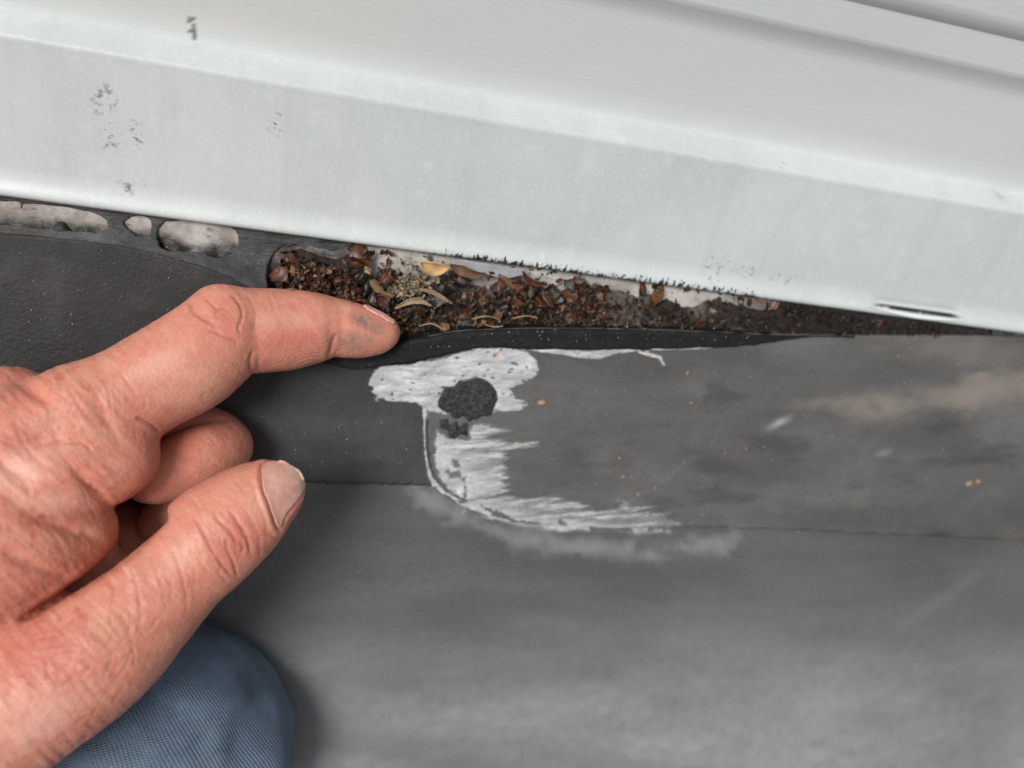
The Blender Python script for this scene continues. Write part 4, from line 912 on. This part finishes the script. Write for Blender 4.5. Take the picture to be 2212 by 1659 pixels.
# small fragments nobody could count
VV, FF, CC = [], [], []; off = 0
names = list(PAL)
N_ = 6600; zn = rs.choice(3, N_, p=[0.48, 0.34, 0.18]); fxs = np.array([585, 820, 1200])[zn] + rs.random(N_) * np.array([265, 480, 830])[zn]
fys = gap_top(fxs) + rs.uniform(0.03, 1.0, N_) * (gap_low(fxs) - gap_top(fxs)); fcv = cover(fxs, fys); fpb = on_board(fxs, fys); flm = lim(fxs); go = rs.random(N_) < 0.12 + 0.95 * fcv
for i in np.where(go)[0]:
    x, y, cvv = fxs[i], fys[i], fcv[i]
    v_, f_ = flake_mesh(rs, 4, 3, 0.25); sz = rs.uniform(0.5, 2.1) * (1.1 if x < 900 else 0.85)
    p = fpb[i] + bn * (0.2 + 4.2 * cvv + rs.uniform(0, 1.8) + (rs.uniform(0, 3.2) if 640 < x < 850 else 0)) * flm[i]; p[2] = min(p[2], -1.0 - 0.45 * sz); p = p - bn * 6.0 * smooth(655 - x, 0, 65); VV.append(v_ @ rotm(rs).T * sz + p); FF.append(f_ + off); off += len(v_)
    pr_ = [0.30, 0.16, 0.14, 0.32, 0.08] if x < 900 else ([0.22, 0.08, 0.10, 0.42, 0.18] if x < 1350 else [0.14, 0.04, 0.05, 0.67, 0.10])
    c_ = np.array(PAL[names[rs.choice(5, p=pr_)]]) * rs.uniform(0.6, 1.35) * (1 - 0.5 * float(smooth(x, 1350, 1700))); CC.append(np.tile(c_, (len(v_), 1)))  # fragment colour carries the shade of the narrow right end
k = Mat('husk_fragments'); n1_ = k.noise(900, None, 3); k.col(k.mix(k.ramp(n1_, 0.4, 0.75, 0, 0.6), k.attr('tone', 'Color'), (0.03, 0.018, 0.01))); k.rough(0.6); k.bump(n1_, 0.5, 0.0005); M_FRAG = k.m
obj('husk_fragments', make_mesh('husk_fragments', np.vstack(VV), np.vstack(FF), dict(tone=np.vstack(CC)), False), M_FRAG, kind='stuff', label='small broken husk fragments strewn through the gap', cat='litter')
# pale fluffy nest of chewed fibres
VV, FF, off = [], [], 0
for i in range(430):
    x, y = rs.normal(880, 34), rs.normal(603, 20)
    if y < gap_top(x) + 14: continue
    v_, f_ = flake_mesh(rs, 4, 3, 0.3); p = on_board(x, y) + bn * (4.2 + rs.uniform(0, 2.6) - 0.0008 * ((x - 880) ** 2 + 2 * (y - 603) ** 2)); v_[:, 1] *= 0.55
    VV.append(v_ @ rotm(rs, 1.5).T * rs.uniform(1.0, 2.2) + p); FF.append(f_ + off); off += len(v_)
M_NEST = plain('nest_fluff', (0.36, 0.29, 0.20), 0.85, 0.45, 700)
obj('nest_fluff', make_mesh('nest_fluff', np.vstack(VV), np.vstack(FF), None, False), M_NEST, kind='stuff', label='pale clump of chewed nest fluff in the gap', cat='litter')
# single husks
HM = {}
for nm in PAL:
    k = Mat(nm + '_husk'); n1_ = k.noise(500, None, 4, 0.65); n2_ = k.noise(1500, None, 2); cc_ = PAL[nm]
    c = k.mix(k.ramp(n1_, 0.3, 0.7), [x * 0.55 for x in cc_], [x * 1.45 for x in cc_]); k.col(k.mix(k.ramp(n2_, 0.6, 0.8, 0, 0.5), c, (0.03, 0.02, 0.012))); k.rough(0.45); k.bump(n1_, 0.3, 0.0004)
    HM[nm] = []
    for j in range(7):
        v_, f_ = flake_mesh(rs, 7, 6, 0.14 if j < 4 else 0.3); me = make_mesh('husk', v_ * 1.0, f_); me.materials.append(k.m); HM[nm].append(me)
WORDS = dict(red='reddish brown', amber='amber', tan='tan', dark='dark brown', grey='greyish')
def place_husk(x, y, sz, nm, lift, name='seed_husk', label=None, group='g'):
    p = on_board(float(x), float(y)) + bn * lift * lim(x); sz = sz * (0.35 + 0.65 * lim(x)); p[2] = min(p[2], -0.8 - 0.38 * sz); o = bpy.data.objects.new(name, HM[nm][rs.integers(7)]); COL.objects.link(o)
    R_ = Matrix(rotm(rs, 0.75).tolist()).to_4x4(); o.matrix_world = Matrix.Translation(Vector(tuple(p / 1000))) @ R_ @ Matrix.Scale(sz, 4)
    zone = ('dark left end of the gap' if x < 645 else 'pile near the sealant, left of the pale board' if x < 735 else 'pile right above the fingernail' if x < 850 else 'litter around the pale nest fluff' if x < 950 else 'litter below the grey flake' if x < 1130 else 'litter between grey flake and large amber husk' if x < 1370 else 'litter around the large amber husk' if x < 1500 else 'narrow right end of the gap')
    size = 'large' if sz > 4.6 else 'small' if sz < 2.4 else ''
    zone0 = 'pile above the fingertip' if x < 850 else ('litter in the middle of the gap' if x < 1300 else 'litter in the narrowing right of the gap')
    tag(o, label or ('%s %s seed husk in the %s' % (size, WORDS[nm], zone)).strip(), 'husk', 'loose seed husks in the gap'); return o
cnt = 0
while cnt < 118:                                  # dense pile at the left end
    x = rs.uniform(600, 850); tp, lo = gap_top(x), min(gap_low(x), 705); y = rs.uniform(tp + 6, lo)
    if x < 640 and rs.random() < 0.4: continue
    if x > 800 and y < 560: continue
    place_husk(x, y, rs.uniform(2.6, 5.6), rs.choice(names, p=[0.38, 0.24, 0.12, 0.23, 0.03]), 5.4 + rs.uniform(-1, 3.0) - (3.0 if x < 640 else 0)); cnt += 1
cnt = 0
while cnt < 92:
    x = rs.uniform(850, 1320); tp, lo = gap_top(x), gap_low(x); y = rs.uniform(tp + 4, lo - 6)
    if rs.random() > 0.25 + cover(np.array(x), np.array(y)): continue
    if (x - 880) ** 2 / 45 ** 2 + (y - 603) ** 2 / 28 ** 2 < 1: continue
    place_husk(x, y, rs.uniform(2.0, 4.8), rs.choice(names, p=[0.42, 0.14, 0.10, 0.26, 0.08]), 3.5 + rs.uniform(0, 3.6)); cnt += 1
cnt = 0
while cnt < 70:
    x = rs.uniform(1320, 2000); tp, lo = gap_top(x), gap_low(x); y = rs.uniform(tp + 3, max(lo - 4, tp + 4))
    place_husk(x, y, rs.uniform(1.5, 4.2), rs.choice(names, p=[0.22, 0.06, 0.05, 0.60, 0.07]), 0.8 + rs.uniform(0, 3.0)); cnt += 1
place_husk(1412, 632, 8.2, 'amber', 4.0, label='large amber husk lying alone in the right part of the gap')
place_husk(1020, 655, 5.0, 'grey', 4.5, label='pale pinkish husk in the middle of the gap')
place_husk(1005, 622, 4.2, 'red', 5, label='glossy orange red husk in the middle of the gap'); 
place_husk(775, 540, 6.0, 'red', 3.5, label='upright reddish husk at the top of the gap beside the pale board')
# leaf, straw and flakes
def leaf(pts, mat, lift, curl, name, label, cat='leaf'):
    p = np.array(pts, float); n = 15; mid = catmull(p[:, :2], 8); w = np.interp(np.linspace(0, 1, len(mid)), np.linspace(0, 1, len(p)), p[:, 2])
    tg = np.gradient(mid, axis=0); nrm = np.stack([-tg[:, 1], tg[:, 0]], -1); nrm /= np.linalg.norm(nrm, axis=1, keepdims=True); rows = []
    for s in np.linspace(-1, 1, 9):
        c2 = mid + nrm * (w * s)[:, None] + (1.2 * fbm(mid / 7 + s * 3, 191, 2))[:, None]; b = on_board(c2[:, 0], c2[:, 1])
        rows.append(b + bn * (lift + curl * (s * s - 0.25 * abs(s)) + 0.5 * np.sin(np.linspace(0, 3, len(mid))))[:, None])
    Vl = np.stack(rows, 1).reshape(-1, 3); o = obj(name, make_mesh(name, Vl, grid_faces(len(mid), 9)), mat, label=label, cat=cat); solidify(o, 0.22); return o
M_LEAF = plain('dry_leaf', (0.46, 0.29, 0.12), 0.6, 0.3, 260, 0.4); M_LEAF2 = plain('brown_leaf', (0.13, 0.07, 0.035), 0.7, 0.4, 260, 0.5); M_STRAW = plain('straw', (0.30, 0.22, 0.13), 0.7, 0.3, 500); M_FLAKE = plain('grey_flake', (0.33, 0.34, 0.37), 0.5, 0.15, 250)
leaf([(903, 543, 1.5), (915, 550, 11), (932, 556, 16), (950, 556, 11), (966, 552, 2)], M_LEAF, 6.2, 1.4, 'dry_leaf', 'small tan dry leaf stuck under the flashing edge')
leaf([(968, 552, 3), (990, 562, 12), (1020, 572, 9), (1042, 571, 2)], M_LEAF2, 5.5, 1.0, 'dry_leaf', 'crumpled dark brown leaf right of the tan leaf')
leaf([(1070, 575, 2), (1090, 590, 8), (1110, 604, 9), (1128, 620, 2)], M_LEAF2, 5.5, -1.0, 'dry_leaf', 'narrow brown leaf below the grey sealant flake')
leaf([(1122, 568, 3), (1132, 582, 7), (1150, 590, 6), (1172, 592, 2)], HM['red'][0].materials[0], 5.5, 1.6, 'dry_leaf', 'curled reddish leaf at the end of the grey flake')
leaf([(850, 640, 1.5), (875, 626, 6), (900, 622, 7), (928, 634, 1)], M_STRAW, 7.0, 0.8, 'straw', 'bent pale straw leaf below the nest fluff', 'straw')
leaf([(905, 601, 2), (930, 606, 5), (955, 620, 4), (972, 632, 1)], M_STRAW, 6.5, 0.8, 'straw', 'pale straw strip right of the nest fluff', 'straw')
leaf([(972, 549, 4), (1000, 555, 10), (1040, 562, 11), (1085, 571, 13), (1126, 572, 5)], M_FLAKE, 4.8, 0.2, 'sealant_flake', 'torn light grey sealant flake hanging under the flashing', 'sealant')
def twig(pts, r, mat, name, label, group=None):
    c = catmull(np.array(pts, float), 8); V_ = [];
    tg = np.gradient(c, axis=0)
    for p, t in zip(c, tg):
        t = t / np.linalg.norm(t); a = np.cross(t, [0.3, 0.2, 0.93]); a /= np.linalg.norm(a); b = np.cross(t, a)
        V_ += [p + r * (math.cos(s) * a + math.sin(s) * b) for s in np.linspace(0, 2 * math.pi, 7)[:-1]]
    F_ = [(i * 6 + j, i * 6 + (j + 1) % 6, (i + 1) * 6 + (j + 1) % 6, (i + 1) * 6 + j) for i in range(len(c) - 1) for j in range(6)]
    F_ += [tuple(range(5, -1, -1)), tuple((len(c) - 1) * 6 + j for j in range(6))]
    return obj(name, make_mesh(name, np.array(V_), F_), mat, label=label, cat='straw', group=group)
def bpt(x, y, l): return on_board(float(x), float(y)) + bn * l
for i in range(11):
    x = rs.uniform(620, 1250); y = rs.uniform(gap_top(x) + 12, min(gap_low(x), 690) - 6); a = rs.uniform(0, 6.28); L = rs.uniform(10, 34); l = rs.uniform(4.5, 8)
    twig([bpt(x - L * math.cos(a), y - L * math.sin(a) * 0.5, l), bpt(x, y + rs.uniform(-5, 5), l + 0.8), bpt(x + L * math.cos(a), y + L * math.sin(a) * 0.5, l - 0.5)], rs.uniform(0.06, 0.15), M_STRAW, 'straw', 'thin pale straw among the husks in the gap', 'thin straws in the gap')
def lpt(x, y, l): 
    p = to_roof(float(x), float(y), 5.0); return p + np.array([0, 0, l])
for pts, lb in [(((905, 706, .3), (930, 703, 1), (955, 712, .6), (965, 712, .3)), 'curled pale fibre on the lip nearest the fingertip'), (((1020, 691, .4), (1045, 688, 1.2), (1075, 692, .8), (1078, 698, .2)), 'long pale fibre bridging the black rubber lip'),
                (((1040, 693, .4), (1050, 704, .6), (1068, 708, .5), (1086, 706, .4)), 'pale fibre hanging down the black rubber lip'), (((1105, 690, .5), (1135, 686, .9), (1160, 688, .3)), 'short pale fibre on the lip in mid gap')]:
    twig([lpt(*p) for p in pts], 0.18, M_STRAW, 'straw', lb)
# crumbs lying on the membrane
k = Mat('orange_crumb'); n1_ = k.noise(700, None, 3); k.col(k.mix(k.ramp(n1_, 0.35, 0.7), (0.26, 0.13, 0.085), (0.52, 0.38, 0.29))); k.rough(0.6); k.bump(n1_, 0.4, 0.0005); M_CRUMB = k.m
CR = []
for j in range(4):
    v_, f_ = flake_mesh(rs, 6, 5, 0.15); v_[:, 2] *= 1.4; me = make_mesh('crumb', v_, f_); me.materials.append(M_CRUMB); CR.append(me)
def crumb(x, y, sz, lb, rz=0.0, group=None):
    p = to_surf(np.array(float(x)), np.array(float(y)), 0.35 + 0.1 * sz); n_ = Vector(tuple(roof_normal(np.array(p[1])))); o = bpy.data.objects.new('seed_crumb', CR[rs.integers(4)]); COL.objects.link(o)
    o.matrix_world = Matrix.Translation(Vector(tuple(p / 1000))) @ n_.to_track_quat('Z', 'Y').to_matrix().to_4x4() @ Matrix.Rotation(rz, 4, 'Z') @ Matrix.Scale(sz, 4); tag(o, lb, 'crumb', group)
crumb(1073, 749, 3.0, 'orange brown seed crumb on the pale smear below the lip', 0.8); crumb(1166, 856, 2.7, 'pinkish orange crumb right of the black scab', 0.1)
crumb(2088, 1034, 2.6, 'left one of two orange crumbs at the far right of the membrane', 0.5); crumb(2107, 1029, 2.0, 'right one of two orange crumbs at the far right of the membrane', 0.0)
crumb(1397, 749, 2.2, 'orange crumb beside the curled white residue under the lip', -0.4); crumb(1004, 1100, 1.8, 'pale crumb at the rounded membrane corner', 1.2)
for x, y in [(1490, 858), (1412, 1042), (1482, 793), (1562, 966), (1608, 958), (1936, 758), (2110, 797), (1960, 740), (918, 952), (1343, 1016), (1335, 976), (1375, 1056)]:
    crumb(x, y, rs.uniform(0.6, 1.1), 'tiny tan crumb on the brownish membrane', rs.uniform(0, 3), 'tiny crumbs on the membrane')
VV, FF, off = [], [], 0
oc = np.array([(1, 0, 0), (-1, 0, 0), (0, 1, 0), (0, -1, 0), (0, 0, 1), (0, 0, -1)], float); of = np.array([(0, 2, 4), (2, 1, 4), (1, 3, 4), (3, 0, 4), (2, 0, 5), (1, 2, 5), (3, 1, 5), (0, 3, 5)])
gp = [(rs.uniform(1180, 2260), rs.uniform(735, 1180)) for _ in range(190)] + [(rs.uniform(300, 2200), rs.uniform(1150, 1650)) for _ in range(40)] + [(rs.uniform(20, 560), rs.uniform(520, 760)) for _ in range(60)] + [(rs.uniform(560, 930), rs.uniform(800, 1030)) for _ in range(40)]
gp = np.array(gp); gq = to_surf(gp[:, 0], gp[:, 1], 0.15)
lx = rs.uniform(900, 1680, 80); ly_ = np.interp(lx, lw[:, 0], lw[:, 1]); ey = gap_low(lx); lq = to_roof(lx, ey + (ly_ - ey) * rs.uniform(0.1, 0.95, 80), 5.0)
for p in np.vstack([gq, lq]):
    VV.append(oc * rs.uniform(0.05, 0.2) * rs.uniform(0.6, 1.4, (1, 3)) + p); FF.append(of + off); off += 6
obj('grit', make_mesh('grit', np.vstack(VV), np.vstack(FF), None, False), plain('pale_grit', (0.5, 0.46, 0.38), 0.6, 0.3), kind='stuff', label='pale grit specks scattered over the membrane', cat='grit')
